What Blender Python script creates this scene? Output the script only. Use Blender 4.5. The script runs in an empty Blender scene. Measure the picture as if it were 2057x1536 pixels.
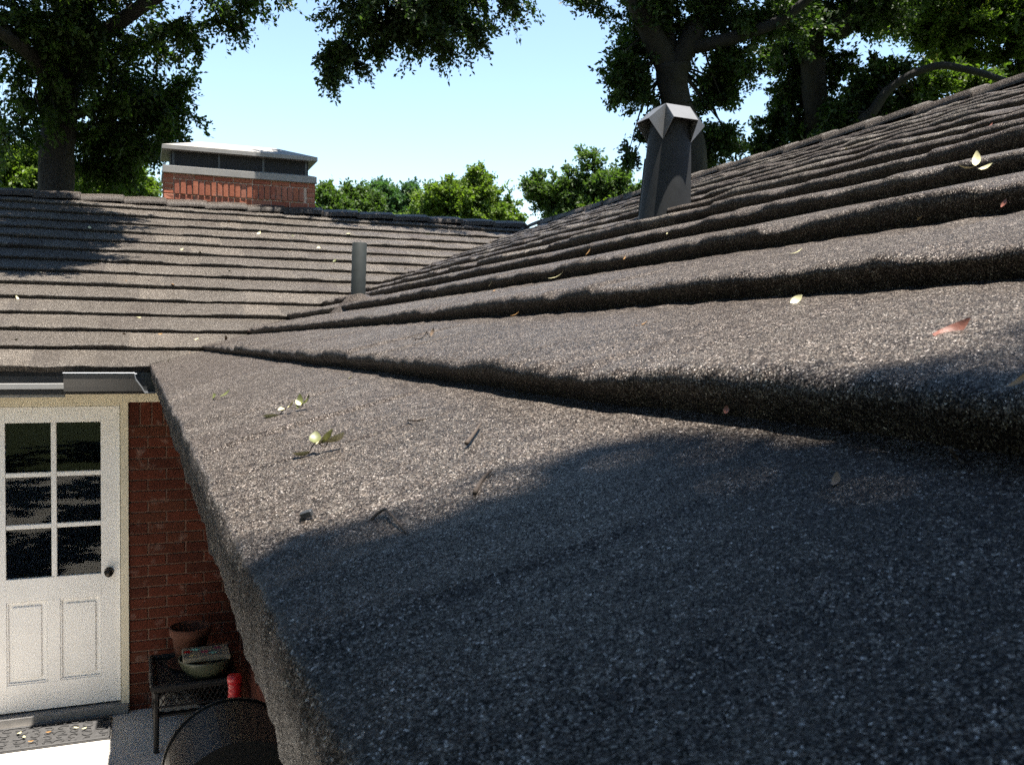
import bpy, math, random
import numpy as np
from mathutils import Matrix, Vector

R = math.radians
scn = bpy.context.scene
rng = np.random.default_rng(7)
random.seed(7)

# ------------------------------------------------------------------ camera
CAM = np.array([-0.0637, -6.4046, 0.1474])
YAW, PITCH, ROLL, FPX = 0.3829, -0.0387, 0.012, 1859.3
PW, PH = 2057, 1536
_f = np.array([math.sin(YAW)*math.cos(PITCH), math.cos(YAW)*math.cos(PITCH), math.sin(PITCH)])
_r = np.array([math.cos(YAW), -math.sin(YAW), 0.0]); _u = np.cross(_r, _f)
_r, _u = math.cos(ROLL)*_r+math.sin(ROLL)*_u, -math.sin(ROLL)*_r+math.cos(ROLL)*_u
cd = bpy.data.cameras.new('camera'); cam = bpy.data.objects.new('camera', cd)
scn.collection.objects.link(cam); scn.camera = cam
cam.matrix_world = Matrix(((_r[0], _u[0], -_f[0], CAM[0]), (_r[1], _u[1], -_f[1], CAM[1]), (_r[2], _u[2], -_f[2], CAM[2]), (0, 0, 0, 1)))
cd.sensor_width = 36; cd.lens = 36*FPX/PW; cd.clip_start = .02; cd.clip_end = 2000
cd.dof.use_dof = True; cd.dof.focus_distance = 2.6; cd.dof.aperture_fstop = 32

# ------------------------------------------------------------------ sky, sun, exposure
SUN = Vector((0.105, -0.168, 1.0)).normalized()
world = bpy.data.worlds.new('World'); scn.world = world; world.use_nodes = True
wn = world.node_tree.nodes; wl = world.node_tree.links
sky = wn.new('ShaderNodeTexSky'); sky.sky_type = 'NISHITA'; sky.sun_disc = False
sky.sun_elevation = math.asin(SUN.z); sky.sun_rotation = math.atan2(SUN.x, SUN.y)
sky.air_density = 1.25; sky.dust_density = 0.0; sky.ozone_density = 1.0
wn['Background'].inputs['Strength'].default_value = 0.07
wl.new(sky.outputs[0], wn['Background'].inputs[0])
sl = bpy.data.lights.new('sun', 'SUN'); sl.energy = 5.0; sl.angle = R(0.53); sl.color = (1, .94, .85)
so = bpy.data.objects.new('sun', sl); scn.collection.objects.link(so)
so.rotation_euler = SUN.to_track_quat('Z', 'Y').to_euler(); so.location = (3, -4, 40)
scn.view_settings.view_transform = 'Standard'; scn.view_settings.look = 'None'
scn.view_settings.exposure = 1.95; scn.view_settings.gamma = 1
scn.render.engine = 'CYCLES'
scn.cycles.use_denoising = False; scn.cycles.sample_clamp_indirect = 2.0
scn.cycles.max_bounces = 5; scn.cycles.diffuse_bounces = 3; scn.cycles.transparent_max_bounces = 8

# ------------------------------------------------------------------ geometry constants (metres; origin = inside corner of the eaves)
TAU, E, NROW, T = 0.3643, 0.3371, 14, 0.035
PHI = math.atan(TAU); CP, SP = math.cos(PHI), math.sin(PHI); EL = E/CP
W = 4.672; ZR = W*TAU
G = -2.40          # patio level
WY = 0.44          # plane of the brick wall with the door

def course(k, far):
    """height of a course's lip above the roof plane, and its fall to the foot of the next step"""
    if k == 0: return 0., .033
    return (.003, .036) if far else (.006, .040)

def ray(px, py):
    return _r*((px-PW/2)/FPX) - _u*((py-PH/2)/FPX) + _f
def at(px, py, d):
    v = ray(px, py); return CAM + v/np.linalg.norm(v)*d
def project(P):
    q = np.asarray(P, float)-CAM
    z = q@_f; return PW/2+FPX*(q@_r)/z, PH/2-FPX*(q@_u)/z, z
def plane_hit(px, py, n, c):
    n = np.array(n, float); v = ray(px, py); return CAM+v*((c-n@CAM)/(n@v))
def on_roof(px, py, far=False, lift=.002):
    off = 0.
    for _ in range(8):
        P = plane_hit(px, py, (0, -TAU, 1) if far else (-TAU, 0, 1), off/CP)
        a = P[1] if far else P[0]
        k = math.floor(max(a, 0)/E); s = (a-k*E)/E
        off = .6*off+.4*(course(k, far)[0]-course(k, far)[1]*s)
    n = np.array([0, -SP, CP]) if far else np.array([-SP, 0, CP])
    return P+n*lift

# ------------------------------------------------------------------ helpers
COL = scn.collection
WM = {}
def empty(name, loc):
    o = bpy.data.objects.new(name, None); COL.objects.link(o); o.location = loc
    o.empty_display_size = .2; WM[o.name] = Matrix.Translation(loc); return o
def adopt(o, parent):
    if parent is not None:
        o.parent = parent; o.matrix_parent_inverse = WM[parent.name].inverted()
def make_mesh(name, v, f, mat, smooth=False):
    m = bpy.data.meshes.new(name); m.from_pydata([tuple(map(float, q)) for q in v], [], [tuple(map(int, q)) for q in f])
    if mat: m.materials.append(mat)
    if smooth: m.polygons.foreach_set('use_smooth', [True]*len(m.polygons))
    m.update(); return m
def obj(name, v, f, mat, parent=None, smooth=False):
    v = np.asarray(v, float); lo, hi = v.min(0), v.max(0)
    c = np.array([(lo[0]+hi[0])/2, (lo[1]+hi[1])/2, lo[2]])
    o = bpy.data.objects.new(name, make_mesh(name, v-c, f, mat, smooth)); COL.objects.link(o)
    o.location = c; WM[o.name] = Matrix.Translation(c); adopt(o, parent); return o
def place(name, mesh, M, parent=None):
    o = bpy.data.objects.new(name, mesh); COL.objects.link(o)
    l, q, s = M.decompose(); o.location = l; o.rotation_mode = 'QUATERNION'; o.rotation_quaternion = q; o.scale = s
    WM[o.name] = M.copy(); adopt(o, parent); return o
def tag(o, label=None, cat=None, group=None, kind=None):
    if label: o['label'] = label
    if cat: o['category'] = cat
    if group: o['group'] = group
    if kind: o['kind'] = kind
    return o
class MB:
    def __init__(s): s.v, s.f = [], []
    def add(s, v, f):
        b = len(s.v); s.v += [tuple(q) for q in v]; s.f += [tuple(i+b for i in q) for q in f]; return s
    def box(s, a, b, ch=0.0):
        (x0, y0, z0), (x1, y1, z1) = a, b
        if ch <= 0:
            return s.add([(x0,y0,z0),(x1,y0,z0),(x1,y1,z0),(x0,y1,z0),(x0,y0,z1),(x1,y0,z1),(x1,y1,z1),(x0,y1,z1)],
                  [(3,2,1,0),(4,5,6,7),(0,1,5,4),(1,2,6,5),(2,3,7,6),(3,0,4,7)])
        vs = []; idx = {}
        for i in (0,1):
            for j in (0,1):
                for k in (0,1):
                    for ax in range(3):
                        p = [(x0,x1)[i],(y0,y1)[j],(z0,z1)[k]]
                        for a2, q in enumerate((i,j,k)):
                            if a2 != ax: p[a2] += ch*(1-2*q)
                        idx[(i,j,k,ax)] = len(vs); vs.append(tuple(p))
        F = []
        for ax in range(3):
            o1, o2 = [(1,2),(2,0),(0,1)][ax]
            for q in (0,1):
                c = []
                for a_, b_ in ((0,0),(1,0),(1,1),(0,1)):
                    t = [0,0,0]; t[ax]=q; t[o1]=a_; t[o2]=b_; c.append(idx[(*t,ax)])
                F.append(tuple(c if q else c[::-1]))
        for ax in range(3):
            o1, o2 = [(1,2),(2,0),(0,1)][ax]
            for a_ in (0,1):
                for b_ in (0,1):
                    t0=[0,0,0]; t1=[0,0,0]; t0[ax]=0; t1[ax]=1
                    for t in (t0,t1): t[o1]=a_; t[o2]=b_
                    F.append((idx[(*t0,o1)],idx[(*t1,o1)],idx[(*t1,o2)],idx[(*t0,o2)]))
        for i in (0,1):
            for j in (0,1):
                for k in (0,1): F.append(tuple(idx[(i,j,k,a2)] for a2 in range(3)))
        return s.add(vs, F)
    def lathe(s, prof, c, n=24, closed=False):
        vs = [(c[0]+r*math.cos(2*math.pi*i/n), c[1]+r*math.sin(2*math.pi*i/n), c[2]+z) for r, z in prof for i in range(n)]
        f = [(a*n+i, a*n+(i+1)%n, (a+1)*n+(i+1)%n, (a+1)*n+i) for a in range(len(prof)-1) for i in range(n)]
        return s.add(vs, f)
    def tube(s, pts, rad, n=8, cap=True, wob=0.0):
        pts = [np.asarray(p, float) for p in pts]; m = len(pts)
        rad = list(rad) if hasattr(rad, '__len__') else [rad]*m
        t = [pts[min(i+1, m-1)]-pts[max(i-1, 0)] for i in range(m)]
        t = [q/(np.linalg.norm(q)+1e-9) for q in t]
        a = np.cross(t[0], (0.31, .92, .21)); a /= np.linalg.norm(a); vs = []
        for i in range(m):
            a = a-t[i]*(a@t[i]); a /= np.linalg.norm(a)+1e-9; b = np.cross(t[i], a)
            for j in range(n):
                w = 2*math.pi*j/n; rr = rad[i]*(1+wob*math.sin(3*w+i*1.3)+wob*.6*math.sin(5*w-i*.7))
                vs.append(pts[i]+(a*math.cos(w)+b*math.sin(w))*rr)
        f = [(i*n+j, i*n+(j+1)%n, (i+1)*n+(j+1)%n, (i+1)*n+j) for i in range(m-1) for j in range(n)]
        if cap: f += [tuple(range(n))[::-1], tuple((m-1)*n+j for j in range(n))]
        return s.add(vs, f)
    def build(s, name, mat, parent=None, smooth=False): return obj(name, s.v, s.f, mat, parent, smooth)
def catmull(P, k=6):
    P = [np.asarray(p, float) for p in P]; Q = [2*P[0]-P[1]]+P+[2*P[-1]-P[-2]]; out = []
    for i in range(1, len(Q)-2):
        for j in range(k):
            t = j/k; a, b, c, d = Q[i-1], Q[i], Q[i+1], Q[i+2]
            out.append(.5*((2*b)+(c-a)*t+(2*a-5*b+4*c-d)*t*t+(3*b-a-3*c+d)*t**3))
    return out+[P[-1]]

# ------------------------------------------------------------------ materials
def new_mat(name):
    m = bpy.data.materials.new(name); m.use_nodes = True
    nt = m.node_tree; return m, nt, nt.nodes['Principled BSDF'], nt.nodes['Material Output']
def nd(nt, t, **k):
    n = nt.nodes.new(t)
    for a, b in k.items():
        if a in n.inputs.keys() if False else False: pass
        setattr(n, a, b)
    return n
def lk(nt, a, b): nt.links.new(a, b)
def ramp(nt, src, stops, interp='LINEAR'):
    n = nt.nodes.new('ShaderNodeValToRGB'); cr = n.color_ramp; cr.interpolation = interp
    while len(cr.elements) < len(stops): cr.elements.new(.5)
    for e, (p, c) in zip(cr.elements, stops): e.position = p; e.color = (*c, 1)
    lk(nt, src, n.inputs[0]); return n.outputs[0]
def noise(nt, co, scale, detail=4, rough=.55):
    n = nt.nodes.new('ShaderNodeTexNoise'); n.inputs['Scale'].default_value = scale
    n.inputs['Detail'].default_value = detail; n.inputs['Roughness'].default_value = rough
    if co: lk(nt, co, n.inputs['Vector'])
    return n
def mixc(nt, fac, a, b, mode='MIX'):
    n = nt.nodes.new('ShaderNodeMix'); n.data_type = 'RGBA'; n.blend_type = mode
    for s, v in ((n.inputs[0], fac), (n.inputs[6], a), (n.inputs[7], b)):
        if isinstance(v, (int, float)): s.default_value = v
        elif isinstance(v, tuple): s.default_value = (*v, 1)
        else: lk(nt, v, s)
    return n.outputs[2]
def vmath(nt, op, a, b=None):
    n = nt.nodes.new('ShaderNodeVectorMath'); n.operation = op
    for i, v in enumerate((a, b)):
        if v is None: continue
        if isinstance(v, tuple): n.inputs[i].default_value = v
        elif isinstance(v, (int, float)): n.inputs['Scale'].default_value = v
        else: lk(nt, v, n.inputs[i])
    return n.outputs[0]
def bump(nt, h, strength, dist, normal=None):
    n = nt.nodes.new('ShaderNodeBump'); n.inputs['Strength'].default_value = strength; n.inputs['Distance'].default_value = dist
    lk(nt, h, n.inputs['Height'])
    if normal: lk(nt, normal, n.inputs['Normal'])
    return n.outputs[0]

def granule_mat(name):
    m, nt, b, out = new_mat(name)
    geo = nt.nodes.new('ShaderNodeNewGeometry'); pos = geo.outputs['Position']
    warp = noise(nt, pos, 260, 1)
    p2 = vmath(nt, 'ADD', pos, vmath(nt, 'SCALE', warp.outputs['Color'], .0016))
    vo = nt.nodes.new('ShaderNodeTexVoronoi'); vo.inputs['Scale'].default_value = 1150; lk(nt, p2, vo.inputs['Vector'])
    sep = nt.nodes.new('ShaderNodeSeparateColor'); lk(nt, vo.outputs['Color'], sep.inputs[0])
    chip = ramp(nt, sep.outputs[0], [(0, (0.0024, 0.0022, 0.002)), (0.33, (0.0113, 0.0095, 0.0085)), (0.5, (0.0349, 0.0293, 0.0254)), (0.63, (0.0699, 0.0626, 0.0566)), (0.78, (0.0829, 0.0829, 0.0821)), (0.9, (0.1814, 0.1726, 0.1621)), (0.98, (0.40, 0.40, 0.405))], 'CONSTANT')  # darkest steps also stand in for the shade between granules
    at_ = nt.nodes.new('ShaderNodeAttribute'); at_.attribute_name = 'tone'
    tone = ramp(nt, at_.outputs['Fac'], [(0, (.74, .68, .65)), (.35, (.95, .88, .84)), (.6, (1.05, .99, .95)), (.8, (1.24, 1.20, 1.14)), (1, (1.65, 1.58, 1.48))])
    c = mixc(nt, 1.0, chip, tone, 'MULTIPLY')
    v2 = nt.nodes.new('ShaderNodeTexVoronoi'); v2.inputs['Scale'].default_value = 400; lk(nt, p2, v2.inputs['Vector'])
    s2 = nt.nodes.new('ShaderNodeSeparateColor'); lk(nt, v2.outputs['Color'], s2.inputs[0])
    c = mixc(nt, 1.0, c, ramp(nt, s2.outputs[0], [(0, (.42, .40, .39)), (.3, (.85, .80, .78)), (.6, (1.08, 1.10, 1.08)), (.85, (1.35, 1.30, 1.24)), (1, (1.7, 1.66, 1.62))]), 'MULTIPLY')
    v3 = nt.nodes.new('ShaderNodeTexVoronoi'); v3.inputs['Scale'].default_value = 75; lk(nt, pos, v3.inputs['Vector'])
    s3 = nt.nodes.new('ShaderNodeSeparateColor'); lk(nt, v3.outputs['Color'], s3.inputs[0])
    c = mixc(nt, 1.0, c, ramp(nt, s3.outputs[1], [(0, (.78, .76, .75)), (.5, (1.0, .99, .97)), (1, (1.24, 1.22, 1.2))]), 'MULTIPLY')
    st = noise(nt, pos, 3.2, 5, .6)
    c = mixc(nt, ramp(nt, st.outputs[0], [(.38, (0, 0, 0)), (.72, (.55, .55, .55))]), c, mixc(nt, 1.0, c, (.66, .64, .60), 'MULTIPLY'))
    st2 = noise(nt, pos, 38, 3, .6)
    c = mixc(nt, ramp(nt, st2.outputs[0], [(.60, (0, 0, 0)), (.74, (.7, .7, .7))]), c, mixc(nt, 1.0, c, (.55, .52, .50), 'MULTIPLY'))
    lk(nt, c, b.inputs['Base Color'])
    # every chip is a facet of its own
    fac = vmath(nt, 'SUBTRACT', vo.outputs['Color'], (.5, .5, .5))
    nn = vmath(nt, 'NORMALIZE', vmath(nt, 'ADD', geo.outputs['Normal'], vmath(nt, 'SCALE', fac, .72)))
    ch = ramp(nt, vo.outputs['Distance'], [(0, (1, 1, 1)), (.55, (.6, .6, .6)), (1, (0, 0, 0))])
    mth = nt.nodes.new('ShaderNodeMath'); mth.operation = 'MULTIPLY_ADD'; lk(nt, sep.outputs[1], mth.inputs[0]); mth.inputs[1].default_value = .8; lk(nt, ch, mth.inputs[2])
    lk(nt, nn, b.inputs['Normal'])
    rr = ramp(nt, sep.outputs[2], [(0, (.62, .62, .62)), (.7, (.5, .5, .5)), (1, (.28, .28, .28))]); lk(nt, rr, b.inputs['Roughness'])
    b.inputs['Specular IOR Level'].default_value = .10
    return m

def plain(name, col, rough=.6, metal=0., nscale=0, namt=.15, bscale=0, bdist=.001, bstr=.4, spec=.5, rnd=0.):
    m, nt, b, out = new_mat(name)
    b.inputs['Roughness'].default_value = rough; b.inputs['Metallic'].default_value = metal; b.inputs['Specular IOR Level'].default_value = spec
    geo = nt.nodes.new('ShaderNodeNewGeometry'); pos = geo.outputs['Position']
    c = None
    if nscale:
        n = noise(nt, pos, nscale, 6, .6)
        lo = tuple(x*(1-namt) for x in col); hi = tuple(min(1, x*(1+namt)) for x in col)
        c = ramp(nt, n.outputs[0], [(.3, lo), (.7, hi)])
    if rnd:
        oi = nt.nodes.new('ShaderNodeObjectInfo')
        rr = ramp(nt, oi.outputs['Random'], [(0, (1-rnd, (1-rnd)*.96, (1-rnd)*.94)), (1, (1+rnd, 1+rnd*.9, 1+rnd*.85))])
        c = mixc(nt, 1.0, c if c else col, rr, 'MULTIPLY')
    if c: lk(nt, c, b.inputs['Base Color'])
    else: b.inputs['Base Color'].default_value = (*col, 1)
    if bscale:
        n = noise(nt, pos, bscale, 5, .6); lk(nt, bump(nt, n.outputs[0], bstr, bdist), b.inputs['Normal'])
    return m

def leaf_mat(name, lo, hi, trans=.42, yellow=None):
    m, nt, b, out = new_mat(name)
    a = nt.nodes.new('ShaderNodeAttribute'); a.attribute_name = 'tone'
    stops = [(0, lo), (.85, hi)] + ([(1, yellow)] if yellow else [])
    c = ramp(nt, a.outputs['Fac'], stops)
    lk(nt, c, b.inputs['Base Color']); b.inputs['Roughness'].default_value = .55; b.inputs['Specular IOR Level'].default_value = .35
    tr = nt.nodes.new('ShaderNodeBsdfTranslucent')
    lk(nt, mixc(nt, 1.0, c, (1.5, 1.75, .7), 'MULTIPLY'), tr.inputs[0])
    mx = nt.nodes.new('ShaderNodeMixShader'); mx.inputs[0].default_value = trans
    lk(nt, b.outputs[0], mx.inputs[1]); lk(nt, tr.outputs[0], mx.inputs[2]); lk(nt, mx.outputs[0], out.inputs[0])
    return m

def bark_mat(name, lo, hi):
    m, nt, b, out = new_mat(name)
    tc = nt.nodes.new('ShaderNodeNewGeometry'); mp = nt.nodes.new('ShaderNodeMapping'); mp.inputs['Scale'].default_value = (1, 1, .22)
    lk(nt, tc.outputs['Position'], mp.inputs['Vector'])
    n = noise(nt, mp.outputs[0], 14, 8, .7)
    lk(nt, ramp(nt, n.outputs[0], [(.35, lo), (.62, hi)]), b.inputs['Base Color']); b.inputs['Roughness'].default_value = .9
    lk(nt, bump(nt, n.outputs[0], 1.0, .03), b.inputs['Normal'])
    return m

def concrete_mat():
    m, nt, b, out = new_mat('patio_concrete')
    g = nt.nodes.new('ShaderNodeNewGeometry'); pos = g.outputs['Position']
    n = noise(nt, pos, 2.2, 7, .65); n2 = noise(nt, pos, 90, 3, .6)
    c = ramp(nt, n.outputs[0], [(.3, (.40, .37, .33)), (.55, (.52, .49, .45)), (.8, (.58, .56, .52))])
    c = mixc(nt, ramp(nt, n2.outputs[0], [(.58, (0, 0, 0)), (.72, (.6, .6, .6))]), c, (.33, .29, .25))
    lk(nt, c, b.inputs['Base Color']); b.inputs['Roughness'].default_value = .85
    lk(nt, bump(nt, n2.outputs[0], .5, .002), b.inputs['Normal'])
    return m

def grass_mat():
    m, nt, b, out = new_mat('lawn')
    g = nt.nodes.new('ShaderNodeNewGeometry'); n = noise(nt, g.outputs['Position'], .8, 8, .7); n2 = noise(nt, g.outputs['Position'], 40, 4, .7)
    c = mixc(nt, .5, ramp(nt, n.outputs[0], [(.3, (.03, .055, .015)), (.7, (.085, .11, .03))]), ramp(nt, n2.outputs[0], [(.3, (.03, .05, .012)), (.7, (.09, .11, .04))]))
    lk(nt, c, b.inputs['Base Color']); b.inputs['Roughness'].default_value = .9
    lk(nt, bump(nt, n2.outputs[0], 1, .03), b.inputs['Normal'])
    return m

def glass_mat():
    m, nt, b, out = new_mat('window_glass')
    gl = nt.nodes.new('ShaderNodeBsdfGlossy'); gl.inputs['Roughness'].default_value = .015
    tr = nt.nodes.new('ShaderNodeBsdfTransparent'); tr.inputs[0].default_value = (.86, .89, .88, 1)
    fr = nt.nodes.new('ShaderNodeFresnel'); fr.inputs['IOR'].default_value = 1.55
    ad = nt.nodes.new('ShaderNodeMath'); ad.operation = 'MULTIPLY'; ad.inputs[1].default_value = .32; ad.use_clamp = True
    lk(nt, fr.outputs[0], ad.inputs[0])
    mx = nt.nodes.new('ShaderNodeMixShader'); lk(nt, ad.outputs[0], mx.inputs[0]); lk(nt, tr.outputs[0], mx.inputs[1]); lk(nt, gl.outputs[0], mx.inputs[2])
    lk(nt, mx.outputs[0], out.inputs[0]); return m

def brick_mat(name, cols, rnd=.3):
    m, nt, b, out = new_mat(name)
    g = nt.nodes.new('ShaderNodeNewGeometry'); oi = nt.nodes.new('ShaderNodeObjectInfo')
    n = noise(nt, g.outputs['Position'], 45, 6, .65); n2 = noise(nt, g.outputs['Position'], 12, 4, .6)
    c = ramp(nt, oi.outputs['Random'], [(i/(len(cols)-1), q) for i, q in enumerate(cols)])
    c = mixc(nt, ramp(nt, n.outputs[0], [(.42, (0, 0, 0)), (.75, (.5, .5, .5))]), c, mixc(nt, 1., c, (.55, .5, .48), 'MULTIPLY'))
    c = mixc(nt, ramp(nt, n2.outputs[0], [(.58, (0, 0, 0)), (.72, (.22, .22, .22))]), c, (.42, .33, .28))
    lk(nt, c, b.inputs['Base Color']); b.inputs['Roughness'].default_value = .88; b.inputs['Specular IOR Level'].default_value = .25
    lk(nt, bump(nt, n.outputs[0], .7, .003), b.inputs['Normal'])
    return m

M = {}
M['granule'] = granule_mat('stone_chip_coating')
M['deck'] = plain('dark_underlay', (.02, .018, .016), .9, nscale=6)
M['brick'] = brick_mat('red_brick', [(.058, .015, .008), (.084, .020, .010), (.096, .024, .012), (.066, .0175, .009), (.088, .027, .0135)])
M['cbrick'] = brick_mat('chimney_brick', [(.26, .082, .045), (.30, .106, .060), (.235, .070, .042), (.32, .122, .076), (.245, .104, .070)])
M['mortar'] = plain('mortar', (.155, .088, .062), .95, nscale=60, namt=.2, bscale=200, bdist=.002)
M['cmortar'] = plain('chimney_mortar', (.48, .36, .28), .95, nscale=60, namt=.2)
M['white'] = plain('white_door_paint', (.86, .83, .79), .42, nscale=5, namt=.05, bscale=120, bdist=.0006)
M['cream'] = plain('cream_trim_paint', (.70, .63, .48), .5, nscale=4, namt=.07)
M['fascia'] = plain('dark_fascia', (.022, .020, .019), .6, nscale=9)
M['pale'] = plain('pale_trim', (.24, .235, .225), .5, nscale=7, namt=.08)
M['glass'] = glass_mat()
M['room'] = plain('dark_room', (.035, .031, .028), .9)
M['curtain'] = plain('curtain_cloth', (.10, .10, .09), .9, nscale=12)
M['gutter'] = plain('gutter_metal', (.028, .030, .032), .38, .0, nscale=10, namt=.2, spec=.6)
M['gutter_edge'] = plain('gutter_cut_edge', (.20, .21, .225), .4, .2)
M['vent'] = plain('grey_vent_paint', (.027, .028, .029), .55, .0, nscale=16, namt=.16, bscale=90, bdist=.0005, spec=.12)
M['pipe'] = plain('grey_pipe_paint', (.019, .0225, .0225), .7, .0, nscale=20, namt=.2, spec=.15)
M['capmetal'] = plain('chimney_cap_metal', (.21, .20, .185), .6, .0, nscale=6, namt=.12)
M['capdark'] = plain('chimney_screen', (.008, .008, .009), .8)
M['knob'] = plain('dark_bronze', (.03, .026, .022), .3, .7)
M['rubber'] = plain('black_rubber', (.035, .034, .034), .75, nscale=30, namt=.3)
M['wicker'] = plain('dark_wicker', (.008, .006, .005), .7, nscale=60, namt=.4, bscale=160, bdist=.002)
M['terracotta'] = plain('terracotta', (.075, .023, .010), .85, nscale=18, namt=.2)
M['celadon'] = plain('pale_green_glaze', (.065, .072, .045), .35, nscale=8, namt=.1)
M['paperw'] = plain('cream_paper', (.17, .155, .115), .8, nscale=30, namt=.1)
M['red'] = plain('red_plastic', (.40, .010, .013), .4)
M['teal'] = plain('teal_print', (.16, .42, .36), .6)
M['rose'] = plain('rose_print', (.30, .07, .10), .6)
M['cloth'] = plain('white_cloth', (.22, .21, .195), .9, nscale=20, namt=.1)
M['enamel'] = plain('black_enamel', (.003, .003, .0027), .45, nscale=5, namt=.2, spec=.3)
M['chrome'] = plain('chrome', (.75, .75, .74), .18, 1.0)
M['soil'] = plain('soil', (.03, .022, .016), .95, nscale=60, namt=.4)
M['bark'] = bark_mat('dark_bark', (.003, .0024, .002), (.011, .009, .007))
M['bark2'] = bark_mat('grey_bark', (.004, .0032, .0026), (.017, .0135, .0105))
M['lf_elm'] = leaf_mat('elm_leaf', (.010, .022, .004), (.040, .070, .010), .45)
M['lf_oak'] = leaf_mat('oak_leaf', (.009, .020, .007), (.036, .062, .013), .42)
M['lf_bright'] = leaf_mat('light_green_leaf', (.046, .078, .013), (.098, .140, .022), .45)
M['lf_mid'] = leaf_mat('mid_green_leaf', (.026, .049, .013), (.062, .100, .022), .42)
M['lf_dark'] = leaf_mat('deep_green_leaf', (.020, .048, .020), (.050, .098, .036), .4)
M['lf_yel'] = leaf_mat('yellow_green_leaf', (.029, .052, .009), (.067, .102, .015), .5, (.15, .09, .015))
M['fl_green'] = plain('fallen_green_leaf', (.08, .088, .023), .5, nscale=120, namt=.35)
M['fl_pale'] = plain('fallen_pale_leaf', (.42, .39, .22), .5, nscale=150, namt=.2)
M['fl_rust'] = plain('fallen_rust_leaf', (.15, .052, .033), .55, nscale=120, namt=.35, bscale=300, bdist=.001)
M['fl_ochre'] = plain('fallen_ochre_leaf', (.24, .125, .035), .6, nscale=120, namt=.3)
M['fl_brown'] = plain('fallen_brown_leaf', (.14, .095, .06), .7, nscale=120, namt=.3)
M['twig'] = plain('dry_twig', (.040, .028, .020), .85, nscale=200, namt=.4)
M['concrete'] = concrete_mat(); M['lawn'] = grass_mat()

# ------------------------------------------------------------------ ground
def sheet(name, x0, y0, x1, y1, z, mat, n=1):
    return tag(obj(name, [(x0, y0, z), (x1, y0, z), (x1, y1, z), (x0, y1, z)], [(0, 1, 2, 3)], mat), kind='structure')
sheet('ground', -600, -600, 600, 600, G-.05, M['lawn'])
pat = MB().box((-5.5, -12.5, G-.12), (W*2-.5, WY+.6, G)).build('patio', M['concrete']); tag(pat, kind='structure')

# ------------------------------------------------------------------ house
house = empty('house', (2.0, 2.0, G))
tag(house, 'brick house with brown shingled roof wings meeting in a valley', 'house')

def deck(name, pts, off, lab):
    v = np.array(pts, float); v[:, 2] -= off
    lo = v.copy(); lo[:, 2] -= .03; n = len(pts)
    f = [tuple(range(n)), tuple(range(n, 2*n))[::-1]]+[(i, n+i, n+(i+1) % n, (i+1) % n) for i in range(n)]
    o = obj(name, np.vstack([v, lo]), f, M['deck'], house); o['label'] = lab; return o
XL, YN = -8.0, -9.5
OFF = .052
near_roof = deck('roof', [(.03, YN, .03*TAU), (W, YN, ZR), (W, W, ZR), (.03, .03, .03*TAU)], OFF, 'near roof slope of thick grey brown shingles rising to the right')
far_roof = deck('roof', [(XL, .03, .03*TAU), (.03, .03, .03*TAU), (W, W, ZR), (XL, W, ZR)], OFF, 'sunlit roof slope above the white door, below the chimney')
deck('roof', [(W, YN, ZR), (2*W, YN, 0), (2*W, 2*W, 0), (W, W, ZR)], OFF-.03, 'roof slope on the hidden side of the near ridge').data.materials[0] = M['granule']
deck('roof', [(XL, W, ZR), (W, W, ZR), (2*W, 2*W, 0), (XL, 2*W, 0)], OFF-.03, 'roof slope behind the chimney').data.materials[0] = M['granule']

# --- shingles: one continuous relief per course, cut into single shingles
def waves(u, specs, seed):
    r = np.random.default_rng(seed); out = np.zeros_like(u)
    for lam, a, n in specs:
        for _ in range(n):
            l = lam*r.uniform(.7, 1.4); out += a/math.sqrt(n)*np.sin(2*math.pi*u/l+r.uniform(0, 6.28))
    return out
def smooth_mesh(name, V, F, N, tone):
    m = bpy.data.meshes.new(name); nv, nf = len(V), len(F)
    m.vertices.add(nv); m.vertices.foreach_set('co', V.astype(np.float32).ravel())
    m.loops.add(nf*4); m.loops.foreach_set('vertex_index', F.astype(np.int32).ravel())
    m.polygons.add(nf); m.polygons.foreach_set('loop_start', np.arange(nf, dtype=np.int32)*4)
    m.polygons.foreach_set('use_smooth', np.ones(nf, bool))
    a = m.attributes.new('tone', 'FLOAT', 'POINT'); a.data.foreach_set('value', tone.astype(np.float32))
    m.update(calc_edges=True); m.validate()
    if N is not None and len(m.vertices) == len(N): m.normals_split_custom_set_from_vertices(N.tolist())
    m.materials.append(M['granule']); return m

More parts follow.
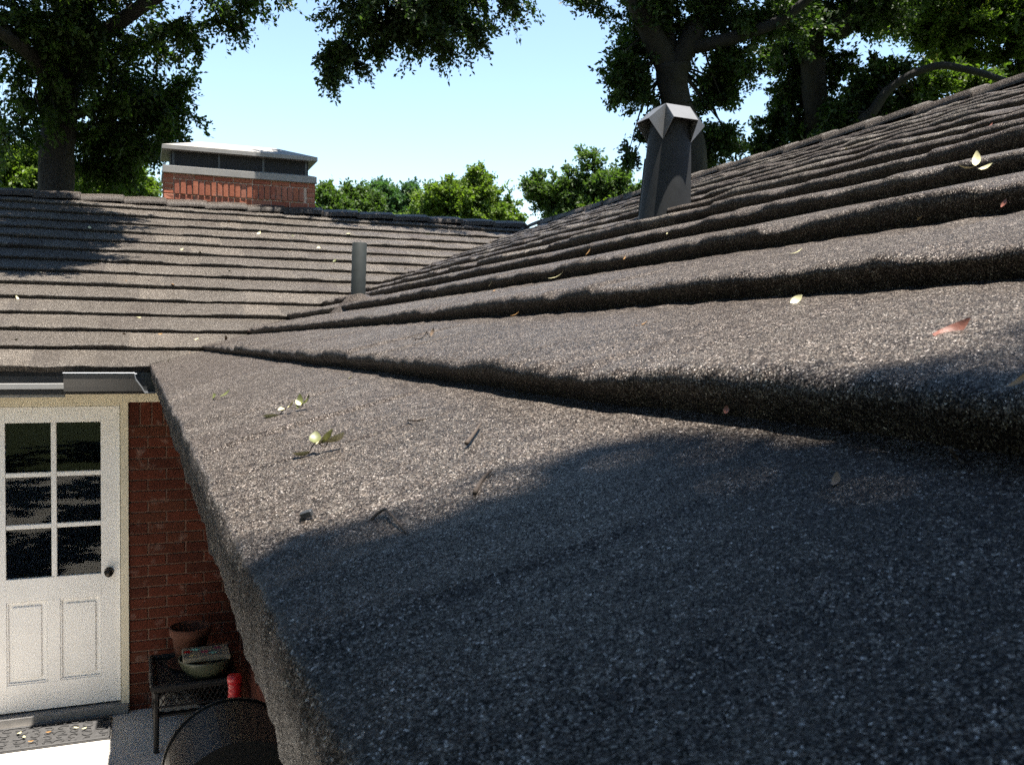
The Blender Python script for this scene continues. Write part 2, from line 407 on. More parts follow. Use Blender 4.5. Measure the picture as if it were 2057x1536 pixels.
def build_shingles(far, parent, umin, detail_rows, seed0):
    count = 0; S = [[], [], [], []]; base = 0
    for k in range(NROW):
        r = np.random.default_rng(seed0+k)
        umax = (k+1)*E+.02
        b = [umin+r.uniform(0, .2)]
        while b[-1] < umax: b.append(b[-1]+r.choice([.17, .22, .27, .33, .40], p=[.15, .22, .25, .23, .15])*r.uniform(.9, 1.1))
        b = np.array(b); ns = len(b)-1
        fine = k < detail_rows
        mseg = [max(4, int((b[i+1]-b[i])/(.011 if fine else .035))) for i in range(ns)]
        ug = np.concatenate([np.linspace(b[i], b[i+1], mseg[i], endpoint=False) for i in range(ns)]+[b[-1:]])
        starts = np.concatenate([[0], np.cumsum(mseg)])
        amp = .005 if k < 5 else .0075; thick = r.uniform(-amp, amp, ns); chd = r.choice([0, .004, .008, .013], ns, p=[.35, .3, .2, .15]); chl = r.uniform(.025, .075, ns)
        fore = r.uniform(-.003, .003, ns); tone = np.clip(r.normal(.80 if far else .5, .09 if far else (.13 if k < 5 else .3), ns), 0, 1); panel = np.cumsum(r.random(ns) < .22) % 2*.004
        idx = np.clip(np.searchsorted(b, ug, side='right')-1, 0, ns-1)
        def field(p, wd=.011):
            out = p[idx].astype(float).copy()
            for i in range(1, ns):
                sel = np.abs(ug-b[i]) < wd
                t = np.clip((ug[sel]-b[i]+wd)/(2*wd), 0, 1); t = t*t*(3-2*t)
                out[sel] = p[i-1]*(1-t)+p[i]*t
            return out
        th, cdp, cl, fo = field(thick)+field(panel, .006), field(chd), field(chl), field(fore)
        # partial chamfers: worn lip only along a stretch of the shingle
        wear = np.clip(.5+waves(ug, [(.35, .6, 3)], seed0+k+50), 0, 1); cdp = cdp*wear
        th = th+waves(ug, [(.5, .0018, 3), (.10, .0011, 3), (.035, .0005, 3)], seed0+k+90)
        fo = fo+waves(ug, [(.25, .0012, 3), (.06, .0007, 3), (.024, .0005, 3)], seed0+k+130)
        groove = np.zeros_like(ug)
        for i in range(1, ns): groove += np.exp(-((ug-b[i])/.005)**2)*r.uniform(.0008, .003)
        H = .060 if k == 0 and not far else (.054 if k == 0 else course(k, far)[1]+.010)
        prof = [(.014, -H), (.007, -.62*H), (.0025, -.44*H), (.0004, -.014), (.0016, -.0085), (.0048, -.0042), (.0095, -.0016), (.015, -.0004), (.022, 0), (.032, 0), (.048, 0), (.07, 0), (.10, 0), (.14, 0), (.19, 0), (.25, 0), (.31, 0), (EL+.016, 0)]
        if k == 0 and not far: prof[:8] = [(.002, -H), (.0, -.66*H), (-.001, -.42*H), (-.0005, -.0135), (.0006, -.0052), (.0022, -.0024), (.0052, -.0008), (.010, -.0002)]
        if not far: prof = [(a+(c_*TAU*(.9 if k == 0 else 0.) if c_ < -.012 else 0), c_) for a, c_ in prof]
        if not fine: prof = [prof[i] for i in (0, 1, 3, 4, 6, 8, 10, 12, 14, 17)]
        nv = len(prof); s0 = np.array([q[0] for q in prof]); n0 = np.array([q[1] for q in prof])
        top = np.clip((n0+.42*H)/(.42*H), 0, 1)
        U = np.repeat(ug[:, None], nv, 1); Sg = np.repeat(s0[None], len(ug), 0).copy(); Ng = np.repeat(n0[None], len(ug), 0).copy()
        fade = np.clip(1-Sg/EL, 0, 1)
        Ng += course(k, far)[0]-course(k, far)[1]*np.clip(Sg/EL, 0, 1.05) + th[:, None]*top[None]*(.25+.75*fade)
        Ng -= cdp[:, None]*top[None]*np.clip(1-Sg/cl[:, None], 0, 1)**1.4
        Ng -= groove[:, None]*top[None]*np.clip(fade*3, 0, 1)
        Ng += (waves(ug, [(.13, .0009, 4), (.05, .0005, 4)], seed0+k+170)[:, None])*top*np.sin(Sg*9+k)
        Sg += fo[:, None]*np.clip(1-Sg/.06, 0, 1)
        A = k*E+Sg*CP-Ng*SP; Z = TAU*k*E+Sg*SP+Ng*CP
        Uc = np.minimum(U, A+.004)
        P = np.stack([U, A, Z] if far else [A, U, Z], -1)
        du = np.gradient(P, axis=0); dv = np.gradient(P, axis=1)
        Nn = np.cross(dv, du) if not far else np.cross(du, dv)
        Nn /= np.linalg.norm(Nn, axis=-1, keepdims=True)+1e-12
        if far: P[..., 0] = Uc
        else: P[..., 1] = Uc
        for i in range(ns):
            i0, i1 = starts[i], starts[i+1]
            if b[i] > umax-.03: continue
            V = P[i0:i1+1].reshape(-1, 3); NN = Nn[i0:i1+1].reshape(-1, 3); nu = i1-i0+1
            a = (np.arange(nu-1)[:, None]*nv+np.arange(nv-1)[None]).ravel()
            F = np.stack([a, a+1, a+nv+1, a+nv], -1) if not far else np.stack([a, a+nv, a+nv+1, a+1], -1)
            d1 = np.linalg.norm(V[F[:, 0]]-V[F[:, 2]], axis=1)*np.linalg.norm(np.cross(V[F[:, 2]]-V[F[:, 0]], V[F[:, 3]]-V[F[:, 1]]), axis=1)
            F = F[d1 > 1e-11]
            if len(F) == 0: continue
            c = V.mean(0); x, y, z = project(c)
            x0, y0, _ = project(V[4]); x1, y1, _ = project(V[-1])
            vis = z > .12 and -120 < x < PW+400 and -100 < y < PH+500
            cu = V[nu//2*nv:(nu//2+1)*nv]; ys = [project(q) for q in cu]
            hpx = max(q[1] for q in ys)-min(q[1] for q in ys)
            if z > .12 and vis and hpx > 9 and len(F) > 6 and count < 300:
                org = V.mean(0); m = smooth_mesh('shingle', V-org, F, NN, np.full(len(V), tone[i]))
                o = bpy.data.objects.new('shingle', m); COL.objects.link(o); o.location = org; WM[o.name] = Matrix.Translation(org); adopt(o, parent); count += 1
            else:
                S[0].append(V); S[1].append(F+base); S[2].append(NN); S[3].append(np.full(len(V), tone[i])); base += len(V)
    V, F, N, t = (np.concatenate(q) for q in S)
    o = bpy.data.objects.new('shingles', smooth_mesh('shingles', V, F, N, t)); COL.objects.link(o); WM[o.name] = Matrix.Identity(4)
    adopt(o, parent); o['kind'] = 'stuff'
    return count
n1 = build_shingles(False, near_roof, -9.3, 6, 100)
n2 = build_shingles(True, far_roof, -7.8, 0, 300)
print('shingles', n1, n2)

# --- ridge caps
def cap_mesh(L=.43):
    prof = []
    wd, th = .145, .030
    for a in (-1, -.82, -.45, -.12): prof.append((a*wd, -abs(a)*wd*TAU))
    prof += [(-p[0], p[1]) for p in prof[::-1]]
    vs, fs = [], []
    st = [(0, -.030), (.002, -.004), (.012, .004), (.05, .003), (L*.5, .0), (L+.03, -.018)]
    for t, dz in st:
        for x, z in prof: vs.append((x*(1.0 if t > .05 else 1.03), t, z+dz+.050))
    n = len(prof)
    for i in range(len(st)-1):
        for j in range(n-1): fs.append((i*n+j, i*n+j+1, (i+1)*n+j+1, (i+1)*n+j))
    b = len(vs)
    for i in range(len(st)):           # side skirts
        for j in (0, n-1): vs.append((vs[i*n+j][0]*1.01, vs[i*n+j][1], vs[i*n+j][2]-.046))
    for i in range(len(st)-1):
        fs.append((i*n, (i+1)*n, b+2*(i+1), b+2*i)); fs.append((i*n+n-1, b+2*i+1, b+2*(i+1)+1, (i+1)*n+n-1))
    return vs, fs
cv, cf = cap_mesh()
caps = []
for i in range(5):
    v = np.array(cv)+rng.normal(0, .0005, (len(cv), 3))
    m = make_mesh('ridge_cap', v, cf, M['granule'], True); a = m.attributes.new('tone', 'FLOAT', 'POINT')
    a.data.foreach_set('value', np.full(len(cv), (.38+.06*i), np.float32)); caps.append(m)
y = W-.05; i = 0
while y > YN:
    place('ridge_cap', caps[(i*3) % 5], Matrix.Translation((W+random.uniform(-.006, .006), y-.43, ZR+.008))@Matrix.Rotation(random.uniform(-.01, .01), 4, 'Z'), near_roof); y -= .43; i += 1
x = W-.15; i = 0
while x > XL+.3:
    place('ridge_cap', caps[(i*2+1) % 5], Matrix.Translation((x, W+random.uniform(-.006, .006), ZR+.006+random.uniform(-.001, .001)))@Matrix.Rotation(math.pi/2+random.uniform(-.01, .01), 4, 'Z'), far_roof); x -= .43; i += 1

# --- walls and eave trim
DX1, DX0 = -.19, -1.10        # door slab right / left
DTOP, DBOT = -.290, -2.325
FX1 = -.135                   # outer edge of the casing
wall = MB()
wall.box((FX1, WY+.002, G-.2), (2*W-.5, WY+.22, -.05))
wall.box((XL+.3, WY+.002, G-.2), (DX0-.055, WY+.22, -.05))
wall.box((DX0-.055, WY+.002, DTOP+.02), (FX1, WY+.22, -.05))
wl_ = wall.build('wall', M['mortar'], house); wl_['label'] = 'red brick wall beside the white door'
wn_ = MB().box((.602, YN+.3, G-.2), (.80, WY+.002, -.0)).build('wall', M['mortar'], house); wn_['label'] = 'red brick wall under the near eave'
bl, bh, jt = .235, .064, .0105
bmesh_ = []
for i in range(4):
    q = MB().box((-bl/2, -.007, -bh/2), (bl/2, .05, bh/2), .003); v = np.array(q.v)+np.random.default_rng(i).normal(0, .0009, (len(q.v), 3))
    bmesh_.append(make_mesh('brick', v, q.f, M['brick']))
ZB = -.435
row = 0; z = ZB-bh/2
while z > G-.02:
    x = FX1+.002 + (bl/2 if row % 2 == 0 else .115/2)
    first = True
    while x < .62:
        w = bl if not (first and row % 2) else .115
        sc = w/bl
        place('brick', random.choice(bmesh_), Matrix.Translation((x, WY+random.uniform(-.0015, .0015), z))@Matrix.Diagonal((sc, 1, 1, 1)), wl_)
        x += w/2+jt+bl/2; first = False
    z -= bh+jt; row += 1
x = FX1+.002+.035
while x < .62:   # soldier course under the soffit
    place('brick', random.choice(bmesh_), Matrix.Translation((x, WY, -.255-.175/2+.005))@Matrix.Rotation(math.pi/2, 4, 'Y')@Matrix.Diagonal((.72, 1, 1.0, 1)), wl_)
    x += bh+jt
# bricks of the near wall, as far as they show
row = 0; z = -1.45
while z > -2.4:
    y = .33 - (bl/2 if row % 2 else 0)
    while y > -4.2:
        place('brick', random.choice(bmesh_), Matrix.Translation((.602+random.uniform(-.001, .001), y, z))@Matrix.Rotation(-math.pi/2, 4, 'Z'), wn_); y -= bl+jt
    z -= bh+jt; row += 1

# soffit, fascia, frieze
MB().box((XL+.2, .045, -.185), (.1, WY+.002, -.170)).box((.1162, YN+.2, -.185), (.602, WY+.002, -.171)).build('soffit', M['cream'], house)
MB().box((XL+.2, .03, -.186), (.03, .046, -.03)).build('fascia', M['fascia'], house)
MB().box((.10, YN+.2, -.186), (.116, .029, -.03)).build('fascia', M['fascia'], house)
MB().box((XL+.2, .012, -.152), (-.50, .029, -.116), .002).build('trim_strip', M['pale'], house)
MB().box((XL+.2, .05, -.205), (-.50, .075, -.187), .002).build('trim_strip', M['pale'], house)
MB().box((XL+.2, WY-.03, -.262), (.595, WY+.002, -.1865), .003).build('frieze_board', M['cream'], house)

# door casing and door
MB().box((DX1+.004, WY-.022, G+.004), (FX1, WY+.06, -.2625), .003).box((DX0-.055, WY-.022, G+.004), (DX0-.004, WY+.06, -.2625), .003).box((DX0-.004, WY-.020, DTOP+.004), (DX1+.004, WY+.06, -.2626), .002).build('door_frame', M['cream'], house)
MB().box((DX0-.05, WY-.06, G), (DX1+.05, WY+.1, DBOT-.012), .006).build('threshold', plain('grey_threshold', (.20, .19, .18), .6, nscale=20), house)
GX0, GX1, GT, GB = -.885, -.310, -.395, -1.432     # glazed opening
door = MB()
y0, y1 = WY+.012, WY+.055
door.box((DX0, y0, DBOT), (GX0, y1, DTOP), .002).box((GX1, y0, DBOT), (DX1, y1, DTOP), .002)
door.box((GX0, y0, GT), (GX1, y1, DTOP), .002).box((GX0, y0, -1.585), (GX1, y1, GB), .002)
door.box((GX0, y0, DBOT), (GX1, y1, -2.14), .002).box((-.642, y0, -2.14), (-.565, y1, -1.585), .002)
dr = door.build('door', M['white'], house); dr['label'] = 'white wooden back door with six panes and two panels'
for a, b_ in ((GX0, -.642), (-.565, GX1)):
    q = MB().box((a, y0+.016, -2.14), (b_, y1-.002, -1.585)).box((a+.034, y0+.006, -2.106), (b_-.034, y0+.018, -1.619), .006)
    q.box((a, y0+.004, -1.597), (b_, y0+.017, -1.585), .003).box((a, y0+.004, -2.14), (b_, y0+.017, -2.128), .003).box((a, y0+.004, -2.128), (a+.012, y0+.017, -1.597), .003).box((b_-.012, y0+.004, -2.128), (b_, y0+.017, -1.597), .003)
    q.build('panel', M['white'], dr)
gx = (GX0+GX1)/2; hz = (GT-GB)/3
MB().box((gx-.017, y0+.002, GB), (gx+.017, y1-.005, GT), .004).build('muntin', M['white'], dr)
for i in (1, 2):
    zz = GB+hz*i
    for a, b_ in ((GX0, gx-.017), (gx+.017, GX1)): MB().box((a, y0+.003, zz-.015), (b_, y1-.006, zz+.015), .004).build('muntin', M['white'], dr)
for i in range(3):
    for a, b_ in ((GX0, gx-.017), (gx+.017, GX1)):
        MB().box((a, y0+.020, GB+hz*i+(.015 if i else 0)), (b_, y0+.024, GB+hz*(i+1)-(.015 if i < 2 else 0))).build('pane', M['glass'], dr)
kn = MB(); prof = [(.001, -.062), (.018, -.060), (.027, -.050), (.029, -.040), (.024, -.030), (.011, -.024), (.010, -.008), (.030, -.006), (.032, 0)]
for i in range(len(prof)-1): pass
n = 20; vs = [(-.262+r_*math.cos(2*math.pi*j/n), y0+t_, -1.425+r_*math.sin(2*math.pi*j/n)) for r_, t_ in prof for j in range(n)]
fs = [(a*n+j, (a+1)*n+j, (a+1)*n+(j+1) % n, a*n+(j+1) % n) for a in range(len(prof)-1) for j in range(n)]
kn.add(vs, fs).build('knob', M['knob'], dr, True)
# the room behind the door
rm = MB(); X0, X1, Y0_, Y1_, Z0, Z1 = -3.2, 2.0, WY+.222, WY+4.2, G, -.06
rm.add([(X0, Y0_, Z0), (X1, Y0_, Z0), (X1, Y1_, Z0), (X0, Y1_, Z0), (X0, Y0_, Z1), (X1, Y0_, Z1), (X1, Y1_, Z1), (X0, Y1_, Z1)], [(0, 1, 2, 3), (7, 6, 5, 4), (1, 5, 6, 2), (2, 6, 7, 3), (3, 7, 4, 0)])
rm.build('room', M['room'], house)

# gutter: inside corner piece with two short legs
gsec = [(0.0, -.048), (0.0, -.165), (-.062, -.165), (-.078, -.135), (-.098, -.105), (-.112, -.085), (-.118, -.060), (-.118, -.050), (-.106, -.048)]
def gut(sec, mat, name, parent, thick=.003):
    vs, fs = [], []
    off = .028
    ends = []
    for d, z in sec: vs.append((-.50, d+off, z))
    for d, z in sec: vs.append((d+off, d+off, z))
    for d, z in sec: vs.append((d+off, -.24, z))
    n = len(sec)
    for a in range(2):
        for j in range(n-1): fs.append((a*n+j, a*n+j+1, (a+1)*n+j+1, (a+1)*n+j))
    o = obj(name, vs, fs, mat, parent)
    md = o.modifiers.new('solid', 'SOLIDIFY'); md.thickness = thick; md.offset = 1
    return o
gt = gut(gsec, M['gutter'], 'gutter', house); gt['label'] = 'short dark gutter corner piece with open ends'
q = MB()
for j in range(1, len(gsec)-1):
    a, b_ = gsec[j], gsec[j+1]
    q.tube([(a[0]+.028, -.242, a[1]), (b_[0]+.028, -.242, b_[1])], .0035, 5)
q.tube([(-.502, -.09, -.049), (-.09, -.09, -.049), (-.09, -.242, -.049)], .004, 6)
q.build('gutter_edge', M['gutter_edge'], gt)

# --- chimney
CY0 = W+.22; CX0, CX1, CY1 = .20, 1.905, CY0+.75
CZ = 2.075
chim = MB().box((CX0+.012, CY0+.012, 1.2), (CX1-.012, CY1-.012, CZ)).build('chimney', M['cmortar'], house); chim['label'] = 'broad red brick chimney with a row of upright bricks and pale metal cap'
cb = []
for i in range(4):
    q = MB().box((-.5, -.05, -.5), (.5, .05, .5)); v = np.array(q.v); cb.append(q)
def cbrick(x0, x1, z0, z1, yf=CY0, side=None):
    q = MB()
    if side is None: q.box((x0, yf, z0), (x1, yf+.06, z1), .005)
    else: q.box((side-.03, x0, z0), (side+.03, x1, z1), .005)
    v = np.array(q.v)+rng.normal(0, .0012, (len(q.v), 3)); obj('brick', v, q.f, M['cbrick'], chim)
zt = CZ-.012
for zz, h in ((2.018, .05), (1.775, .058), (1.707, .058), (1.639, .058), (1.571, .058), (1.503, .058)):      # stretchers above and below the upright row
    x = CX0-(.1 if int(zz*100) % 2 else 0)
    while x < CX1-.02:
        a = max(x, CX0); b_ = min(x+.205, CX1)
        if b_-a > .03: cbrick(a, b_, zz, zz+h, CY0+random.uniform(-.003, .003))
        x += .216
for zz in (1.843, 1.904, 1.962): cbrick(CX0, CX0+.10, zz, zz+.050); cbrick(CX1-.10, CX1, zz, zz+.050)
x = CX0+.112; i = 0
while x < CX1-.165:
    cbrick(x, x+.056, 1.843+random.uniform(-.004, .004), 2.008, CY0-.012+random.uniform(-.006, .006)); x += .0667; i += 1
for zz in np.arange(1.50, 2.05, .068):
    for yy in np.arange(CY0+.02, CY1-.1, .216): cbrick(yy, yy+.205, zz, zz+.058, side=CX1-.028); cbrick(yy, yy+.205, zz, zz+.058, side=CX0+.028)
def frustum(a0, a1, z0, z1, b0=None, b1=None):
    (x0, y0), (x1, y1) = a0, a1; (u0, v0), (u1, v1) = (b0 or a0), (b1 or a1)
    return [(x0, y0, z0), (x1, y0, z0), (x1, y1, z0), (x0, y1, z0), (u0, v0, z1), (u1, v0, z1), (u1, v1, z1), (u0, v1, z1)], [(3, 2, 1, 0), (4, 5, 6, 7), (0, 1, 5, 4), (1, 2, 6, 5), (2, 3, 7, 6), (3, 0, 4, 7)]
capq = MB()
capq.add(*frustum((CX0-.012, CY0-.03), (CX1+.012, CY1+.03), CZ, CZ+.075))
capq.add(*frustum((CX0-.012, CY0-.03), (CX1+.012, CY1+.03), CZ+.0752, CZ+.10, (CX0+.07, CY0+.055), (CX1-.07, CY1-.055)))
cap = capq.build('chimney_cap', M['capmetal'], chim)
cs = MB().add(*frustum((CX0+.075, CY0+.06), (CX1-.075, CY1-.06), CZ+.1003, CZ+.27)); cs.build('spark_screen', M['capdark'], chim)
for i in range(4): MB().box((CX0+.09+i*.50, CY0+.052, CZ+.10), (CX0+.115+i*.50, CY0+.0595, CZ+.268)).build('screen_post', M['gutter'], chim)
lid = MB().add(*frustum((CX0-.02, CY0-.04), (CX1+.02, CY1+.04), CZ+.262, CZ+.307))
lid.add(*frustum((CX0-.02, CY0-.04), (CX1+.02, CY1+.04), CZ+.3072, CZ+.438, (CX0+.42, CY0+.30), (CX1-.42, CY1-.30)))
lid.build('chimney_lid', M['capmetal'], chim)

# --- roof vent with four-hooded cap
VB = np.array([2.075, -2.865, .752])
rt = Vector((.86, -.51, 0)); leanM = Matrix.Translation(Vector(VB))@Matrix.Rotation(R(2.6), 4, Vector((.51, .86, 0)))
def vxf(p): return tuple(leanM@Vector(p))
vent = MB(); n = 40
prof = [(.1165, -.09), (.113, -.03), (.108, .06), (.094, .30), (.090, .375)]
vs = [vxf((r_*math.cos(2*math.pi*j/n), r_*math.sin(2*math.pi*j/n), z_)) for r_, z_ in prof for j in range(n)]
fs = [(a*n+j, a*n+(j+1) % n, (a+1)*n+(j+1) % n, (a+1)*n+j) for a in range(len(prof)-1) for j in range(n)]
vt = vent.add(vs, fs).build('roof_vent', M['vent'], house, True); vt['label'] = 'tapered grey metal roof vent with four hooded cap'
q = MB(); ang0 = R(-93); hs = .058; zc0 = .442
def rot(a, x, y): return (x*math.cos(a)-y*math.sin(a), x*math.sin(a)+y*math.cos(a))
Cc, Ll = [], []
for i in range(4):
    a = ang0+math.pi/2*i+math.pi/4
    Cc.append((hs*1.414*math.cos(a), hs*1.414*math.sin(a), zc0)); Ll.append((.094*math.cos(a), .094*math.sin(a), zc0-.155))
q.add([vxf(p) for p in Cc], [(0, 1, 2, 3)])
for i in range(4):
    a = ang0+math.pi/2*i; c0, c1 = Cc[(i-1) % 4], Cc[i]
    d = (math.cos(a)*.078, math.sin(a)*.078)
    h0 = (c0[0]+d[0], c0[1]+d[1], zc0-.072); h1 = (c1[0]+d[0], c1[1]+d[1], zc0-.072)
    q.add([vxf(p) for p in (c0, c1, h1, h0)], [(0, 1, 2, 3)])
    q.add([vxf(p) for p in (c1, h1, Ll[i])], [(0, 1, 2)]); q.add([vxf(p) for p in (c0, h0, Ll[(i-1) % 4])], [(2, 1, 0)])
vc = q.build('vent_cap', plain('lit_cap_paint', (.085, .087, .09), .38, nscale=16, namt=.12, spec=.6), vt); md = vc.modifiers.new('solid', 'SOLIDIFY'); md.thickness = .0022; md.offset = 0  # paler than the pipe: sun and sky sheen is put into this colour
q = MB(); a = R(-112-98)
q.tube([vxf((.1125*math.cos(a), .1125*math.sin(a), -.03)), vxf((.100*math.cos(a), .100*math.sin(a), .22))], .004, 6).build('seam', M['vent'], vt)

# --- plumbing pipe with boot
PB = np.array([1.125, -1.02, 1.125*TAU-.025])
pp = MB(); n = 28; prof = [(.0425, -.05), (.0425, .355), (.040, .357), (.038, .350), (.038, .10)]
vs = [(PB[0]+r_*math.cos(2*math.pi*j/n)+.02*z_, PB[1]+r_*math.sin(2*math.pi*j/n)-.012*z_, PB[2]+z_) for r_, z_ in prof for j in range(n)]
fs = [(a*n+j, a*n+(j+1) % n, (a+1)*n+(j+1) % n, (a+1)*n+j) for a in range(len(prof)-1) for j in range(n)]
pipe = pp.add(vs, fs).build('plumbing_pipe', M['pipe'], house, True); pipe['label'] = 'thin dark grey plumbing pipe standing on the near roof'
vs, fs = [], []
prof = [(.165, -.020), (.135, .005), (.085, .030), (.056, .052), (.046, .058)]
for r_, z_ in prof:
    for j in range(n):
        w = 2*math.pi*j/n; ex = r_*math.cos(w)*(1.15 if r_ > .1 else 1); ey = r_*math.sin(w)
        vs.append((PB[0]+ex, PB[1]+ey, PB[2]+z_+ex*TAU*min(1, (r_-.04)/.08)+.004*math.sin(3*w)))
fs = [(a*n+j, a*n+(j+1) % n, (a+1)*n+(j+1) % n, (a+1)*n+j) for a in range(len(prof)-1) for j in range(n)]
bt = obj('flashing', vs, fs, M['granule'], pipe, True); a = bt.data.attributes.new('tone', 'FLOAT', 'POINT'); a.data.foreach_set('value', np.full(len(vs), .15, np.float32))

# ------------------------------------------------------------------ things by the door
mat_ = MB().box((-1.0, -.03, G+.002), (-.245, .345, G+.010), .003)
dm = empty('doormat', (-.62, .15, G)); tag(dm, 'black rubber scrollwork doormat in front of the white door', 'doormat')
mat_.build('base', M['rubber'], dm)
q = MB(); r_ = random.Random(5)
for (a, b_) in (((-.99, -.02), (-.255, -.02)), ((-.99, .335), (-.255, .335)), ((-.99, -.02), (-.99, .335)), ((-.255, -.02), (-.255, .335))): q.tube([(*a, G+.013), (*b_, G+.013)], .009, 6)
q.build('border', M['rubber'], dm)
q = MB()
for i in range(9):
    for j in range(5):
        cx, cy = -.95+i*.082, .02+j*.072
        pts = [(cx+(.008+.0042*t)*math.cos(t*.55*(1 if (i+j) % 2 else -1)+i), cy+(.008+.0042*t)*math.sin(t*.55*(1 if (i+j) % 2 else -1)+i), G+.0135) for t in range(9)]
        q.tube(pts, .0055, 5)
sc_ = q.build('scrollwork', M['rubber'], dm); sc_['kind'] = 'stuff'
def leaf_geo(L, Wd, curl=.3, fold=.25, n=5):
    vs, fs = [], []
    for i in range(n+1):
        t = i/n; w = Wd*math.sin(math.pi*min(1, t*.93+.04))**.8*.5
        x = L*t; z = curl*L*(t-.5)**2*2 - curl*L*.25
        vs += [(x, -w, z+fold*w), (x, 0, z), (x, w, z+fold*w)]
    for i in range(n):
        for j in (0, 1): fs.append((i*3+j, i*3+j+1, i*3+j+4, i*3+j+3))
    return np.array(vs), fs
for i, (x, y) in enumerate([(-.93, .24), (-.80, .20), (-.75, .12), (-.60, .17), (-.47, .19), (-.42, .14), (-.69, .05)]):
    v, f = leaf_geo(.035, .018); a = random.uniform(0, 6.28); c, s = math.cos(a), math.sin(a)
    v = np.stack([v[:, 0]*c-v[:, 1]*s+x, v[:, 0]*s+v[:, 1]*c+y, v[:, 2]+G+.026], -1)
    tag(obj('fallen_leaf', v, f, M['fl_pale' if i % 3 else 'fl_ochre']), 'small dry leaf lying on the black doormat', 'leaf', 'leaves on the doormat')

# side table
TZ = G+.40; tx0, tx1, ty0, ty1 = .005, .50, -.36, .25
tb = empty('side_table', (.25, -.05, G)); tag(tb, 'low dark wicker side table in the shaded brick corner', 'side table')
MB().box((tx0, ty0, TZ-.02), (tx1, ty1, TZ), .006).build('table_top', M['wicker'], tb)
q = MB()
for a, b_ in (((tx0, ty0), (tx1, ty0)), ((tx0, ty1), (tx1, ty1)), ((tx0, ty0), (tx0, ty1)), ((tx1, ty0), (tx1, ty1))): q.tube([(*a, TZ+.012), (*b_, TZ+.012)], .018, 8)
q.build('rim', M['wicker'], tb)
for x in (tx0+.02, tx1-.02):
    for y in (ty0+.02, ty1-.02): MB().tube([(x, y, G), (x, y, G+.2), (x, y, TZ-.02)], [.016, .019, .022], 8).build('leg', M['wicker'], tb)
q = MB()
for i in range(15):
    a = tx0+.03+i*.031
    for s_ in (-1, 1):
        q.tube([(a, ty0+.004, TZ-.02), (a+s_*.05, ty0+.004, TZ-.11)], .0035, 4)
q.tube([(tx0+.02, ty0+.004, TZ-.11), (tx1-.02, ty0+.004, TZ-.11)], .008, 6)
for i in range(18):
    b_ = ty0+.03+i*.031
    for s_ in (-1, 1): q.tube([(tx0+.004, b_, TZ-.02), (tx0+.004, b_+s_*.05, TZ-.11)], .0035, 4)
q.tube([(tx0+.004, ty0+.02, TZ-.11), (tx0+.004, ty1-.02, TZ-.11)], .008, 6)
q.build('lattice', M['wicker'], tb)['kind'] = 'stuff'
MB().box((tx0+.03, ty0+.03, G+.215), (tx1-.03, ty1-.03, G+.23), .003).build('shelf', M['wicker'], tb)
v = []; f = []; n = 14
for i in range(n+1):
    for j in range(n+1):
        a, b_ = i/n-.5, j/n-.5; h = .075*max(0, 1-(2*abs(a))**3)*max(0, 1-(2*abs(b_))**3)
        v.append((tx0+.17+a*.26+.008*math.sin(j*2.1), ty0+.19+b_*.24+.008*math.sin(i*1.9), G+.233+h*(1+.25*math.sin(i*1.7+j*1.1))))
for i in range(n):
    for j in range(n): f.append((i*(n+1)+j, (i+1)*(n+1)+j, (i+1)*(n+1)+j+1, i*(n+1)+j+1))
tag(obj('cloth_bundle', v, f, M['cloth'], None, True), 'crumpled white cloth on the lower shelf of the wicker table', 'cloth')
# pot
pc = (.245, .04, TZ)
po = empty('flower_pot', pc); tag(po, 'empty terracotta flower pot on a saucer on the wicker table', 'flower pot')
MB().lathe([(.0, .022), (.085, .022), (.118, .215), (.130, .215), (.133, .222), (.134, .262), (.130, .267), (.121, .266), (.118, .25), (.110, .205)], pc, 32).build('pot', M['terracotta'], po, True)
MB().lathe([(.0, .19), (.10, .195), (.113, .20)], pc, 24).build('soil', M['soil'], po, True)
MB().lathe([(.0, .003), (.12, .003), (.150, .028), (.146, .030), (.118, .012), (.0, .011)], pc, 32).build('saucer', M['terracotta'], po, True)
bc = (.325, -.215, TZ)
tag(MB().lathe([(.0, .004), (.075, .004), (.08, .012), (.115, .035), (.150, .080), (.165, .125), (.167, .135), (.160, .135), (.145, .088), (.10, .035), (.0, .025)], bc, 36).build('bowl', M['celadon'], None, True), 'pale green glazed bowl under the patterned box on the wicker table', 'bowl')
bx = empty('box', (.325, -.215, TZ+.136)); tag(bx, 'flat cream box with red and teal flowers lying across the green bowl', 'box')
bm_ = MB().box((.185, -.325, TZ+.136), (.470, -.11, TZ+.168), .004).build('carton', M['paperw'], bx)
def flower(name, x, y, r0, mat, k=5):
    q = MB(); vs = [(x, y, TZ+.1705)]; n = 30
    for j in range(n):
        w = 2*math.pi*j/n; rr = r0*(.75+.25*math.cos(k*w)); vs.append((x+rr*math.cos(w), y+rr*math.sin(w), TZ+.1695))
    q.add(vs, [(0, 1+j, 1+(j+1) % n) for j in range(n)]).build(name, mat, bx)
flower('flower_print', .215, -.20, .032, M['red']); flower('flower_print', .265, -.165, .034, M['teal']); flower('flower_print', .32, -.225, .034, M['rose'])
flower('flower_print', .365, -.26, .030, M['teal'], 4); flower('flower_print', .40, -.17, .030, M['rose'], 6)
flower('flower_print', .24, -.285, .026, plain('gold_print', (.50, .40, .18), .6), 4)
